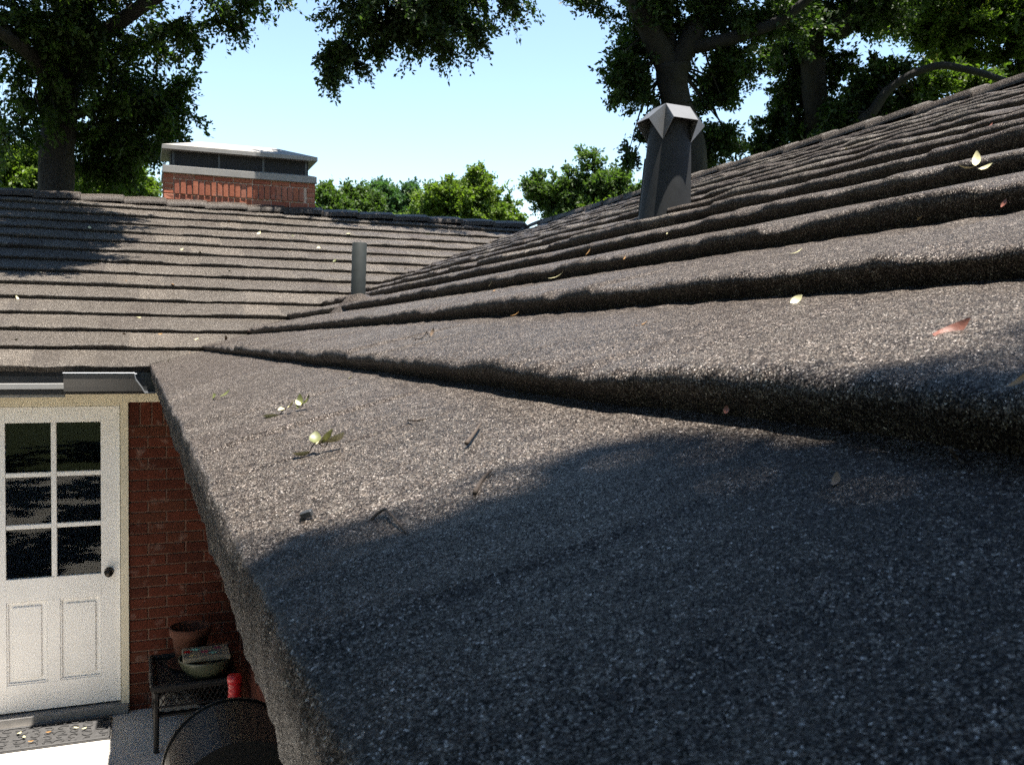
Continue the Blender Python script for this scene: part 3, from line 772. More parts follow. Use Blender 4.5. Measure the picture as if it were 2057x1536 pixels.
# red ribbed tube
rc = (.44, -.92, G); prof = [(.0, 0), (.05, 0), (.05, .02)]
z = .02
while z < .57:
    prof += [(.031, z), (.037, z+.010), (.037, z+.018), (.031, z+.028)]; z += .030
prof += [(.040, z), (.042, z+.03), (.038, z+.045), (.0, z+.047)]
tag(MB().lathe(prof, rc, 24).build('ribbed_tube', M['red'], None, True), 'bright red ribbed plastic tube standing behind the black grill', 'tube')
# grill
gr = empty('grill', (.285, -2.67, G)); tag(gr, 'black barrel grill with domed lid under the near eave', 'grill')
gxc, gy0, gy1, gz, grd = .285, -2.90, -2.44, -1.60, .265
def barrel(y0, y1, cx, cz, rad, a0, a1, n=24):
    vs, fs = [], []
    ys = [y0, y0+.014, y0+.014, y1-.014, y1-.014, y1]; rs = [rad+.007, rad+.007, rad, rad, rad+.007, rad+.007]
    for y, rr in zip(ys, rs):
        for j in range(n+1):
            w = a0+(a1-a0)*j/n; vs.append((cx+rr*math.cos(w), y, cz+rr*math.sin(w)))
    for i in range(len(ys)-1):
        for j in range(n): fs.append((i*(n+1)+j, i*(n+1)+j+1, (i+1)*(n+1)+j+1, (i+1)*(n+1)+j))
    fs += [tuple(range(n+1)), tuple((len(ys)-1)*(n+1)+j for j in range(n+1))[::-1]]
    return vs, fs
MB().add(*barrel(gy0, gy1, gxc, gz, grd, 0, math.pi)).build('lid', M['enamel'], gr)
MB().add(*barrel(gy0+.01, gy1-.01, gxc, gz-.004, grd-.012, math.pi, 2*math.pi)).build('firebox', M['enamel'], gr)
q = MB(); q.tube([(gxc-grd-.045, gy0+.06, gz+.03), (gxc-grd-.045, gy1-.06, gz+.03)], .012, 8)
for y in (gy0+.09, gy1-.09): q.tube([(gxc-grd+.01, y, gz+.03), (gxc-grd-.045, y, gz+.03)], .008, 6)
q.build('handle', M['chrome'], gr)
MB().tube(catmull([(gxc-.10, gy0-.002, gz-.03), (gxc-.10, gy0-.05, gz-.03), (gxc+.10, gy0-.05, gz-.03), (gxc+.10, gy0-.002, gz-.03)]), .010, 8).build('side_handle', M['chrome'], gr)
for y in (gy0+.07, gy1-.07):
    for x, s_ in ((gxc-.14, -1), (gxc+.14, 1)): MB().tube([(x, y, gz-.2), (x+s_*.09, y, G)], .014, 8).build('leg', M['enamel'], gr)
MB().box((gxc-.2, gy0+.06, G+.14), (gxc+.2, gy1-.06, G+.155)).build('shelf', M['enamel'], gr)

# ------------------------------------------------------------------ fallen leaves and twigs on the roofs
def orient(P, n, az, tilt=0, roll=0):
    n = Vector(n).normalized(); x = Vector((math.cos(az), math.sin(az), 0)); x = (x-n*x.dot(n)).normalized(); y = n.cross(x)
    return Matrix.Translation(Vector(P))@Matrix((x, y, n)).transposed().to_4x4()@Matrix.Rotation(-tilt, 4, 'Y')@Matrix.Rotation(roll, 4, 'X')
NN_, NF_ = (-SP, 0, CP), (0, -SP, CP)
def xf(Mx, v): return np.array([tuple(Mx@Vector(q)) for q in v])
def leaf_thing(name, px, py, L, Wd, az, mat, label, far=False, tilt=.0, roll=.0, curl=.3, lift=.004, group=None, cat='leaf'):
    dd = np.linalg.norm(on_roof(px, py, far)-CAM)/FPX; L *= dd; Wd *= dd
    P = on_roof(px, py, far, lift*.15+L*.25*max(0, tilt)); v, f = leaf_geo(L, Wd, curl); v[:, 0] -= L/2
    return tag(obj(name, xf(orient(P, NF_ if far else NN_, az, tilt, roll), v), f, M[mat], None, True), label, cat, group)
def sprig(px, py, leaves, label, far=False, stem=.05, az=0., k=.43):
    P = on_roof(px, py, far, .002); n = NF_ if far else NN_; stem *= k; leaves = [(q[0], q[1], q[2]*k, q[3]*k, q[4]*.65, *q[5:]) for q in leaves]
    e = empty('leaf_sprig', tuple(P)); tag(e, label, 'sprig', 'green leaf sprigs on the roof')
    O = orient(P, n, az)
    for (t, a, L, Wd, tilt, roll, mat) in leaves:
        v, f = leaf_geo(L, Wd, .35, .35)
        Mx = O@Matrix.Translation((stem*(t-.5), 0, .002+.008*abs(math.sin(t*4))))@Matrix.Rotation(a, 4, 'Z')@Matrix.Rotation(-tilt, 4, 'Y')@Matrix.Rotation(roll, 4, 'X')
        obj('leaf', xf(Mx, v), f, M[mat], e, True)
    pts = xf(O, [(stem*(t-.5), .004*math.sin(t*5), .002+.008*abs(math.sin(t*4))) for t in np.linspace(0, 1, 7)])
    MB().tube(pts, .0007, 5).build('stem', M['twig'], e)
A0 = YAW
sprig(437, 810, [(0, 2.6, .045, .022, .35, .5, 'fl_pale'), (.4, 1.2, .05, .024, .5, -.4, 'fl_green'), (1, -.3, .055, .025, .45, .3, 'fl_green')], 'small leaf sprig farthest down the eave, nearest the gutter', az=.2)
sprig(588, 832, [(0, 2.9, .060, .032, .3, .9, 'fl_pale'), (.2, 1.9, .048, .026, .2, .2, 'fl_pale'), (.45, -.8, .045, .024, .6, .3, 'fl_pale'), (.75, 1.2, .060, .026, 1.2, .3, 'fl_green'), (.9, .4, .060, .024, 1.0, -.3, 'fl_green'), (1, -.6, .055, .022, .8, .6, 'fl_green'), (.9, 2.2, .04, .02, .9, .1, 'fl_pale')], 'larger two-part leaf sprig with one leaf sticking up near the eave', stem=.10, az=-.35)
sprig(645, 910, [(0, 2.8, .05, .026, .15, .7, 'fl_pale'), (.35, 1.5, .045, .03, .7, .4, 'fl_green'), (.6, .6, .05, .034, .6, -.8, 'fl_green'), (.9, -.2, .055, .034, .35, -.6, 'fl_pale'), (.5, -.9, .035, .02, .4, .2, 'fl_pale')], 'leaf sprig with round pale leaves lying closest to the camera', stem=.055, az=-.38)
sprig(1963, 348, [(.2, 2.7, .060, .030, .7, .3, 'fl_pale'), (.5, 1.0, .085, .034, 1.0, .2, 'fl_pale'), (.8, -.5, .055, .030, .25, .4, 'fl_pale')], 'pale three-leaved sprig standing on a shingle edge high on the right', stem=.03, az=-.5)
leaf_thing('fallen_leaf', 1912, 668, 72, 26, -.35, 'fl_rust', 'rust red curled leaf lying on the sunlit second shingle course', curl=.5, tilt=.12, roll=.75, lift=.010)
leaf_thing('fallen_leaf', 1600, 604, 28, 15, -.2, 'fl_pale', 'pale yellow leaf just below the third shingle step', tilt=.25, roll=.9)
leaf_thing('fallen_leaf', 2045, 770, 50, 20, -.1, 'fl_ochre', 'ochre leaf at the right edge of the picture', tilt=.2)
leaf_thing('fallen_leaf', 1290, 652, 26, 8, -.5, 'fl_ochre', 'small ochre leaf in the middle of the second course', tilt=.1)
leaf_thing('fallen_leaf', 1600, 507, 26, 7, -.4, 'fl_pale', 'pale narrow leaf on the third course right of the vent', tilt=.1)
leaf_thing('fallen_leaf', 1853, 437, 26, 18, -.3, 'fl_ochre', 'round amber leaf against a shaded shingle step at right', tilt=.9)
leaf_thing('fallen_leaf', 2018, 413, 16, 14, -.3, 'fl_rust', 'amber leaf tucked under the step near the right edge', tilt=.8)
leaf_thing('fallen_leaf', 1985, 258, 22, 9, -.3, 'fl_rust', 'rust leaf high on the near roof close to the ridge', tilt=.3)
leaf_thing('fallen_leaf', 1184, 508, 18, 12, -.3, 'fl_ochre', 'orange leaf below the round roof vent', tilt=.7)
leaf_thing('fallen_leaf', 1117, 556, 32, 10, -.5, 'fl_pale', 'long pale leaf on the third course below the vent', tilt=.1)
leaf_thing('fallen_leaf', 985, 574, 14, 8, -.5, 'fl_pale', 'pale leaf on a shingle lip right of the thin pipe', tilt=.7)
leaf_thing('fallen_leaf', 992, 585, 10, 6, .5, 'fl_ochre', 'small orange leaf below the pale one right of the pipe', tilt=.1)
leaf_thing('fallen_leaf', 1035, 632, 20, 6, -.3, 'fl_ochre', 'thin tan leaf just above the second shingle step', tilt=.15)
leaf_thing('fallen_leaf', 975, 637, 14, 6, -.6, 'fl_rust', 'rusty leaf beside the thin tan one above the second step', tilt=.15)
leaf_thing('fallen_leaf', 700, 763, 26, 12, -.3, 'fl_pale', 'pale and brown leaf scrap above the sprigs on the first course', tilt=.3)
leaf_thing('fallen_leaf', 1680, 968, 40, 18, .55, 'fl_brown', 'dull brown leaf in the deep shade at lower right', tilt=.3)
leaf_thing('fallen_leaf', 742, 583, 16, 11, -.3, 'fl_green', 'yellow green leaf at the foot of the thin pipe', tilt=.8)
leaf_thing('fallen_leaf', 338, 728, 14, 10, -.2, 'fl_pale', 'pale leaf in the valley near the gutter corner', tilt=.6)
leaf_thing('fallen_leaf', 870, 672, 20, 12, .4, 'fl_brown', 'crumpled brown leaf above the first shingle step', tilt=.8)
leaf_thing('fallen_leaf', 568, 637, 24, 10, -.1, 'fl_rust', 'rusty leaf caught in the valley left of the thin pipe', tilt=.3)
leaf_thing('fallen_leaf', 1461, 828, 16, 16, .2, 'fl_rust', 'tiny rust leaf at the foot of the shaded first step', tilt=1.0)
for px, py in [(225, 425), (460, 445), (364, 503), (402, 507), (461, 545), (219, 565), (251, 566), (299, 565), (348, 572), (672, 525), (278, 638), (322, 671), (180, 458), (520, 470), (640, 500), (815, 540), (900, 560), (600, 560), (395, 682), (80, 548), (250, 672), (35, 600), (590, 475), (860, 470), (700, 470), (33, 683)]:
    mt = random.choice(['fl_pale', 'fl_pale', 'fl_ochre', 'fl_green'])
    leaf_thing('fallen_leaf', px, py, random.uniform(7, 12), random.uniform(4, 7), random.uniform(-3, 3), mt, 'tiny pale leaf scattered on the sunlit slope below the chimney', True, tilt=random.uniform(.1, .6), group='leaf specks on the far slope')
for px, py in [(1040, 490), (1340, 470), (1410, 415), (1440, 385), (1600, 345), (1700, 300), (1750, 262), (1500, 395), (1255, 520), (1630, 455)]:
    leaf_thing('fallen_leaf', px, py, random.uniform(7, 12), random.uniform(3, 5), random.uniform(-3, 3), random.choice(['fl_pale', 'fl_pale', 'fl_ochre']), 'tiny pale leaf speck high on the near roof below its ridge', False, tilt=random.uniform(.1, .5), group='leaf specks on the near slope')
for px, py in [(545, 648), (556, 643), (574, 634), (585, 630), (600, 622), (640, 607), (662, 600), (380, 712), (455, 682), (505, 664)]:
    leaf_thing('fallen_leaf', px, py, random.uniform(9, 18), random.uniform(4, 8), random.uniform(-3, 3), random.choice(['fl_rust', 'fl_ochre', 'fl_brown']), 'dry leaf scrap caught along the valley between the two slopes', False, tilt=random.uniform(.1, .7), group='leaf scraps in the valley')
def twig(pxs, r0, label, lift=.003, lifts=None):
    pts = [on_roof(x, y, False, (lifts[i] if lifts else lift)) for i, (x, y) in enumerate(pxs)]
    q = MB().tube(catmull(pts, 4), [r0*(1-.4*i/(4*len(pts)-4)) for i in range(4*(len(pts)-1)+1)], 6)
    tag(q.build('twig', M['twig'], None, True), label, 'twig', 'twigs on the roof')
twig([(735, 1060), (775, 1046), (790, 1052), (820, 1080), (850, 1105)], .0012, 'bent dark twig at the edge of the shade', lifts=[.002, .008, .008, .004, .002])
twig([(940, 898), (952, 882), (968, 858)], .0022, 'short light brown twig lying in the sun', .004)
twig([(957, 1000), (972, 972), (992, 952)], .0018, 'thin twig just above the shade, below the short one', .004)
twig([(1912, 912), (1925, 930), (1938, 940)], .0012, 'tiny twig in the dark shade below the first step', .003)
twig([(822, 850), (838, 851), (857, 848)], .0013, 'small dark twig right of the leaf sprigs', .004)
twig([(500, 762), (512, 758), (524, 752)], .0013, 'thin twig on the first course near the valley', .003)
twig([(735, 695), (750, 690), (768, 686)], .0013, 'dark twig lying just above the first step', .003)
twig([(830, 680), (845, 683), (858, 668), (866, 676)], .0013, 'forked looking twig on the second course', .003)
q = MB(); P = on_roof(620, 1043, False, .0); O = orient(P, NN_, -.4)
q.box((-.0045, -.003, .002), (.0045, .003, .007), .0006).box((-.006, -.002, 0), (-.002, .002, .003))
tag(obj('metal_clip', xf(O, q.v), q.f, M['gutter']), 'small dark metal clip on the near shingles above the shade', 'clip')

# ------------------------------------------------------------------ trees
def leaf_cloud(name, blobs, n_twigs, per, L, mat, parent, seed, droop=.4, gap=.0, gapscale=1.2, shell=.45, kind=None, twiglen=.45, lumpy=1.0, spray=16):
    r = np.random.default_rng(seed)
    B = np.array([b[:6] for b in blobs], float); w = np.array([(b[6] if len(b) > 6 else b[3]*b[4]+b[3]*b[5]+b[4]*b[5]) for b in blobs]); w = w**.75; w = w/w.sum()
    nb = max(3, n_twigs//spray)
    bi = r.choice(len(B), nb, p=w)
    d = r.normal(size=(nb, 3)); d /= np.linalg.norm(d, axis=1, keepdims=True)
    # lumpy radius so that outlines stay uneven
    lump = 1+lumpy*(.20*np.sin(d[:, 0]*5+bi)+.16*np.sin(d[:, 1]*7+2*bi)+.12*np.sin(d[:, 2]*9+bi*1.7))
    P0 = B[bi, :3]+d*(r.random(nb)**shell*lump)[:, None]*B[bi, 3:6]*.86
    if gap > 0:
        g = sum(np.sin(P0@(r.normal(size=3)*gapscale*q)+r.uniform(0, 6.28)) for q in (1.6, 2., 2.4, 3., 3.6, 4.5, 5.5))/math.sqrt(5)
        kp = g > gap-1.0; P0 = P0[kp]; d = d[kp]; bi = bi[kp]; nb = len(P0)
    # every bough is a flat feathery spray of twigs
    bd = d*np.array([1, 1, .55])+r.normal(size=(nb, 3))*.45; bd[:, 2] -= droop*.8; bd /= np.linalg.norm(bd, axis=1, keepdims=True)
    sd_ = np.cross(bd, r.normal(size=(nb, 3))*.35+np.array([0, 0, 1])); sd_ /= np.linalg.norm(sd_, axis=1, keepdims=True)+1e-9
    BL = np.minimum(twiglen*2.0, B[bi, 3:6].mean(1)*.9+.12)*r.uniform(.6, 1.3, nb)
    tt = r.random((nb, spray)); sgn = np.where(np.arange(spray)[None] % 2 == 0, 1, -1)*np.ones((nb, 1))
    P = (P0[:, None]+bd[:, None]*((tt-.45)*BL[:, None])[..., None]+r.normal(0, .02, (nb, spray, 3)))
    P[..., 2] -= (tt**2)*droop*.25*BL[:, None]
    wd_ = (.75-.5*tt)
    ax = bd[:, None]*(.55+.45*tt)[..., None]+sd_[:, None]*(sgn*wd_)[..., None]+r.normal(0, .25, (nb, spray, 3)); ax[..., 2] -= droop*.35
    P = P.reshape(-1, 3); ax = ax.reshape(-1, 3); ax /= np.linalg.norm(ax, axis=1, keepdims=True); n_twigs = len(P)
    twiglen = twiglen*.62
    t = (np.arange(per)+.5)/per
    tl = twiglen*r.uniform(.6, 1.4, n_twigs)
    C = P[:, None]+ax[:, None]*(t[None, :, None]*tl[:, None, None])+r.normal(0, L*.22, (n_twigs, per, 3))
    C[..., 2] -= (t**2)[None]*droop*.25*tl[:, None]
    C = C.reshape(-1, 3); A = np.repeat(ax, per, 0); m = len(C)
    D = A*.7+r.normal(size=(m, 3))*.75; D /= np.linalg.norm(D, axis=1, keepdims=True)
    Nn = r.normal(size=(m, 3))*.8; Nn[:, 2] += .7; S = np.cross(D, Nn); S /= np.linalg.norm(S, axis=1, keepdims=True)+1e-9
    up = np.cross(S, D)
    l = L*r.uniform(.65, 1.25, m)[:, None]
    V = np.empty((m, 4, 3)); V[:, 0] = C; V[:, 1] = C+D*l*.5+S*l*.27+up*l*.08; V[:, 2] = C+D*l; V[:, 3] = C+D*l*.5-S*l*.27+up*l*.08
    tip = P+ax*tl[:, None]; tip[:, 2] -= droop*.25*tl; sd = np.cross(ax, r.normal(size=(n_twigs, 3))); sd /= np.linalg.norm(sd, axis=1, keepdims=True)+1e-9; sd *= L*.05
    st = P-ax*tl[:, None]*.5
    V = np.concatenate([V, np.stack([st-sd, tip-sd*.3, tip+sd*.3, st+sd], 1)]); m = len(V)
    me = bpy.data.meshes.new(name); org = C.mean(0)
    me.vertices.add(m*4); me.vertices.foreach_set('co', (V.reshape(-1, 3)-org).astype(np.float32).ravel())
    me.loops.add(m*4); me.loops.foreach_set('vertex_index', np.arange(m*4, dtype=np.int32))
    me.polygons.add(m); me.polygons.foreach_set('loop_start', np.arange(m, dtype=np.int32)*4)
    tone = np.repeat(np.concatenate([np.clip(np.repeat(np.repeat(r.random(nb), spray)*.55+r.random(n_twigs)*.2, per)+r.random(m-n_twigs)*.35-.05, 0, 1), np.zeros(n_twigs)]), 4)
    a = me.attributes.new('tone', 'FLOAT', 'POINT'); a.data.foreach_set('value', tone.astype(np.float32))
    me.update(calc_edges=True); me.materials.append(mat)
    o = bpy.data.objects.new(name, me); COL.objects.link(o); o.location = org; WM[o.name] = Matrix.Translation(org); adopt(o, parent)
    if kind: o['kind'] = kind
    return o, P
def pb(px, py, d, rx, ry, rz=None, wgt=None):
    """crown clump: centre seen at that direction and distance, radii in photograph pixels at that distance"""
    c = at(px, py, d); k = d/FPX; a = (rx*k, (rz or (rx+ry)/2)*k, ry*k)
    return (*c, *a) if wgt is None else (*c, *a, wgt)
def limb(name, pts, rads, parent, mat, n=10):
    P = catmull(pts, 6); rr = np.interp(np.linspace(0, 1, len(P)), np.linspace(0, 1, len(rads)), rads)
    return MB().tube(P, rr, n, True, .05).build(name, mat, parent, True)
def twigs_to(parent, mat, trunkpts, P, n, seed, r0=.018):
    r = np.random.default_rng(seed); T_ = np.array(trunkpts, float)
    for i in r.choice(len(P), min(n, len(P)), replace=False):
        d = np.linalg.norm(T_-P[i], axis=1); j = d.argmin(); a = T_[j]; b_ = P[i]; L = np.linalg.norm(b_-a)
        m = (a+b_)/2+r.normal(0, .08*L, 3)+np.array([0, 0, .1*L])
        limb('branch', [a, m, b_], [max(.012, min(.07, .02*L)), r0, .006], parent, mat, 6)

# left tree
SXR, SYR = SUN.x/SUN.z, SUN.y/SUN.z
def over(x, y, z, h, rx, ry, rz):
    """clump h metres above the point (x, y, z), on the line to the sun"""
    return (x+SXR*h, y+SYR*h, z+h, rx, ry, rz)
lt = empty('elm_tree', (-1.3, 8.6, G-.05)); tag(lt, 'tall dark elm with thick trunk behind the roof, left of the chimney', 'tree')
tp = [(-1.35, 8.7, G-.2), (-1.22, 8.45, 1.0), at(111, 380, 15), at(120, 230, 15), at(138, 100, 14.9), at(145, -60, 14.8), at(150, -260, 14.6)]
limb('trunk', tp, [.36, .30, .235, .225, .215, .19, .14], lt, M['bark2'], 18)
l1 = [at(128, 160, 14.9), at(220, 60, 14), at(380, -40, 13), at(560, -90, 12.5)]; limb('limb', l1, [.14, .10, .07, .03], lt, M['bark2'])
l2 = [at(125, 200, 14.9), at(60, 110, 14), at(-40, 40, 13)]; limb('limb', l2, [.12, .09, .05], lt, M['bark2'])
l3 = [at(120, 240, 15), at(220, 210, 14.9), at(330, 215, 14.8)]; limb('limb', l3, [.09, .055, .02], lt, M['bark2'])
_, P = leaf_cloud('crown', [pb(45, 75, 14.2, 110, 95), pb(190, 60, 14.4, 120, 80), pb(45, 185, 14.6, 75, 60), pb(240, 185, 15, 90, 55), pb(305, 235, 15, 55, 38), pb(352, 185, 15, 30, 16), pb(215, 275, 15.6, 70, 40), pb(280, 300, 15.6, 40, 26), pb(345, 262, 15.4, 26, 16), pb(15, 265, 15.6, 50, 36), pb(200, 330, 15.8, 45, 22), pb(300, 80, 14.4, 48, 40), pb(362, 55, 13.8, 36, 22), pb(430, 25, 13.6, 65, 26), pb(500, 5, 13.4, 60, 26), pb(548, 34, 13.2, 30, 40), pb(592, 32, 13.2, 26, 42), pb(170, 130, 15.4, 90, 60), pb(120, -110, 14, 280, 110), pb(420, -75, 13.6, 200, 50)], 10500, 12, .072, M['lf_elm'], lt, 11, droop=.5, gap=.52, gapscale=1.1, twiglen=.42)
twigs_to(lt, M['bark2'], catmull(l1)+catmull(l2)+catmull(l3)+catmull(tp), P, 60, 1)
# crown above the far roof: throws the shade on its left part
bl_ = [over(x, y, y*TAU, h, .42, .42, .3) for x, y, h in ((-.95, 2.35, 3.7), (-.72, 2.75, 3.6), (-.62, 3.3, 3.9), (-.75, 3.9, 4.1), (-1.3, 3.0, 3.8), (-1.45, 3.7, 4.2), (-1.9, 3.2, 4.3), (-1.25, 4.4, 4.4), (-1.6, 2.5, 3.8))]
leaf_cloud('crown', bl_, 5200, 12, .075, M['lf_elm'], lt, 12, droop=.3, twiglen=.3)
# unseen crown added over the west patio, to cut its sky and bounce light
leaf_cloud('crown', [over(x, y, G, h, 1.15, 1.15, .5) for x, y, h in ((-2.5, .2, 8.6), (-2.6, -1.7, 8.8), (-2.5, -3.6, 8.6), (-2.6, -5.4, 8.8), (-4.4, -.6, 9), (-4.5, -2.6, 9.2), (-4.5, -4.8, 9.2), (-1.6, -3.0, 8.6), (-1.5, -5.0, 8.6), (-4.2, 1.6, 9))], 6000, 12, .14, M['lf_elm'], lt, 13, droop=.3, twiglen=.4, shell=.6)
limb('limb', [at(145, -60, 14.8), (-2.0, 5.0, 7.2), (-3.0, 2.0, 7.0), (-3.6, -2.0, 6.9), (-4, -5, 6.7)], [.16, .12, .09, .06, .02], lt, M['bark2'])
limb('limb', [at(138, 40, 14.9), (-1.0, 5.2, 6.0), (-.9, 3.0, 5.6), (-.9, 1.9, 5.0)], [.12, .09, .06, .02], lt, M['bark2'])

# oak behind the near roof with the branch that hangs over the sky
ok = empty('oak_tree', (8.9, 8.1, G-.05)); tag(ok, 'large oak with forked dark trunk behind the roof vent', 'tree')
tp = [(9.2, 8.2, G-.2), (9.15, 8.0, 1.0), at(1385, 330, 17), at(1372, 250, 17), at(1352, 175, 17), at(1350, 125, 17)]
limb('trunk', tp, [.5, .42, .31, .25, .25, .31], ok, M['bark'], 18)
L = [[at(1345, 140, 17), at(1315, 80, 16.8), at(1285, 20, 16.6), at(1250, -60, 16.2), at(1100, -160, 14.5), at(900, -130, 12.8), at(760, -70, 12.3)],
     [at(1358, 130, 17), at(1392, 70, 17), at(1420, 10, 17.2), at(1470, -120, 17.4)],
     [at(1390, 95, 17), at(1440, 85, 16.8), at(1500, 68, 16.7), at(1570, 40, 16.6), at(1650, -20, 16.4), at(1750, -60, 16)],
     [at(1345, 110, 17), at(1338, 50, 17.2), at(1335, -60, 17.4)],
     [at(1250, -60, 16.2), at(1200, -30, 15.4), at(1160, -2, 15)]]
for q, rr in zip(L, ([.22, .20, .18, .13, .08, .05, .02], [.20, .18, .16, .09], [.12, .11, .10, .09, .06, .03], [.15, .13, .09], [.08, .06, .03])): limb('limb', q, rr, ok, M['bark'])
_, P = leaf_cloud('crown', [pb(1265, 140, 16.8, 30, 38), pb(1250, 190, 16.6, 26, 18), pb(1300, 195, 17.2, 32, 26), pb(1285, 95, 17.2, 36, 44), pb(1320, 50, 17.2, 60, 50), pb(1290, 275, 17.2, 18, 18), pb(1272, 312, 17.2, 13, 13), pb(1425, 180, 17.6, 30, 55), pb(1470, 130, 17.2, 55, 30), pb(1445, 275, 17.8, 36, 26), pb(1420, 310, 18, 22, 26), pb(1550, 45, 17, 90, 28), pb(1170, -2, 15.2, 38, 12), pb(1430, 20, 17.2, 70, 40), pb(1300, 5, 16.8, 50, 24), pb(1400, -110, 17, 300, 80)], 8200, 12, .082, M['lf_oak'], ok, 21, droop=.12, gap=.32, gapscale=1.1, twiglen=.36)
twigs_to(ok, M['bark'], sum((catmull(q) for q in L), []), P, 50, 2)
_, P = leaf_cloud('crown', [pb(850, 0, 12.2, 160, 36), pb(735, 40, 12.2, 50, 36), pb(690, 100, 12.2, 22, 22), pb(662, 140, 12.2, 8, 16), pb(755, 90, 12.2, 20, 13), pb(830, 45, 12.2, 50, 18), pb(935, 55, 12.2, 62, 26), pb(905, 112, 12.2, 20, 12), pb(925, 122, 12.2, 10, 13), pb(983, 95, 12.2, 10, 22), pb(1030, 4, 12.4, 22, 10), pb(870, -90, 12.4, 230, 50)], 5600, 12, .06, M['lf_oak'], ok, 22, droop=.7, gap=.42, gapscale=1.4, twiglen=.30)
twigs_to(ok, M['bark'], catmull(L[0])[24:], P, 40, 3, .008)
# its leaves over the chimney and over the ridges
leaf_cloud('crown', [over(1.70, CY0-.08, 2.1, 2.45, .30, .28, .22)], 800, 12, .075, M['lf_oak'], ok, 25, droop=.2, twiglen=.2, lumpy=.3)
leaf_cloud('crown', [over(4.3, 4.6, 1.7, 4.2, .5, .3, .3), over(4.7, 3.6, 1.7, 4, .35, .8, .4), over(4.75, 2.3, 1.7, 4, .25, .7, .4)], 1500, 12, .075, M['lf_oak'], ok, 23, droop=.2, twiglen=.25)

# unseen high crowns added to elm and oak, to block sky light
leaf_cloud('crown', [(-5, 6.5, 8.5, 2.4, 1.8, 1.2), (-1.5, 7, 8.8, 2.4, 1.8, 1.2), (1.5, 7.2, 9.2, 2.0, 1.6, 1.0)], 3600, 11, .16, M['lf_elm'], lt, 14, droop=.2)
leaf_cloud('crown', [(5.0, 7.8, 9.4, 2.2, 1.8, 1.1), (8.5, 7.5, 10, 2.6, 2.2, 1.3), (9.0, 3.0, 9.2, 2.2, 2.4, 1.0), (8.6, -1.0, 8.4, 2.0, 2.2, .9), (8.8, -5.0, 8.2, 2.2, 2.2, .9), (12.5, 0, 8.5, 2.4, 3.4, 1.4)], 6500, 11, .16, M['lf_oak'], ok, 24, droop=.2)
limb('limb', [at(1420, 10, 17.2), (9.2, 5.0, 8.4), (9.0, 1.0, 8.4), (8.8, -5.0, 8.2)], [.15, .13, .10, .04], ok, M['bark'])

t2 = empty('oak_tree', (12.8, 9.0, G-.05)); tag(t2, 'straight dark trunked oak standing right of the forked one', 'tree')
tp = [(12.9, 9.1, G-.2), at(1642, 330, 20), at(1640, 240, 20), at(1633, 130, 20), at(1628, 40, 20), at(1622, -120, 20)]
limb('trunk', tp, [.42, .29, .255, .235, .225, .17], t2, M['bark'], 16)
l1 = [at(1630, 70, 20), at(1690, 35, 19.4), at(1790, -20, 19)]; limb('limb', l1, [.12, .09, .04], t2, M['bark'])
l2 = [at(1630, 60, 20), at(1570, 10, 19.6), at(1520, -40, 19)]; limb('limb', l2, [.12, .08, .04], t2, M['bark'])
MB().lathe([(.0, -.24), (.10, -.22), (.17, -.14), (.19, 0), (.15, .16), (.0, .3)], tuple(at(1695, 48, 19.4)), 14).build('burl', M['bark'], t2, True)
_, P = leaf_cloud('crown', [pb(1640, 35, 19.8, 120, 36), pb(1682, 110, 20.2, 26, 20), pb(1590, 175, 20.4, 26, 36), pb(1598, 265, 20.4, 46, 26), pb(1535, 290, 20.4, 45, 18), pb(1690, 145, 20.4, 18, 14), pb(1585, 110, 20.4, 30, 26), pb(1560, 240, 20.4, 22, 22), pb(1640, -80, 20, 220, 70), pb(1760, 10, 19.5, 75, 20), pb(1665, 265, 20.4, 24, 20)], 6000, 12, .095, M['lf_oak'], t2, 31, droop=.12, gap=.25, gapscale=1.1, twiglen=.42)
twigs_to(t2, M['bark'], catmull(l1)+catmull(l2)+catmull(tp[2:]), P, 36, 4)

t3 = empty('oak_tree', (12.4, 7.6, G-.05)); tag(t3, 'tree with one long arching bare limb above the near ridge', 'tree')
tp = [(12.4, 7.6, G-.2), (12.45, 7.5, 1.5), at(1716, 290, 19), at(1752, 225, 19), at(1800, 168, 19), at(1880, 133, 19), at(1955, 143, 19), at(2035, 166, 19), at(2120, 175, 19)]
limb('trunk', tp, [.30, .22, .14, .10, .075, .065, .06, .05, .04], t3, M['bark'], 12)
_, P = leaf_cloud('crown', [pb(1750, 190, 19.7, 34, 28), pb(1715, 262, 19.4, 70, 16), pb(1790, 140, 19.7, 45, 11), pb(1830, 215, 19.7, 36, 20), pb(1690, 225, 19.4, 24, 24), pb(1770, 235, 19.6, 50, 16)], 2600, 12, .095, M['lf_oak'], t3, 41, droop=.15, gap=.15, gapscale=1.2, twiglen=.4)
leaf_cloud('crown', [pb(1865, 180, 19.8, 40, 24), pb(1905, 160, 20.2, 50, 22), pb(1960, 168, 20.2, 40, 14)], 800, 12, .095, M['lf_yel'], t3, 42, droop=.2, gap=.3, twiglen=.4)
leaf_cloud('crown', [over(*at(1880, 133, 19), 2.2, 1.3, .9, .3), over(*at(1990, 150, 19), 2.4, 1.0, .9, .3)], 700, 12, .10, M['lf_oak'], t3, 43)  # unseen leaves added above the arching limb to shade it
twigs_to(t3, M['bark'], catmull(tp[3:]), P, 24, 5)

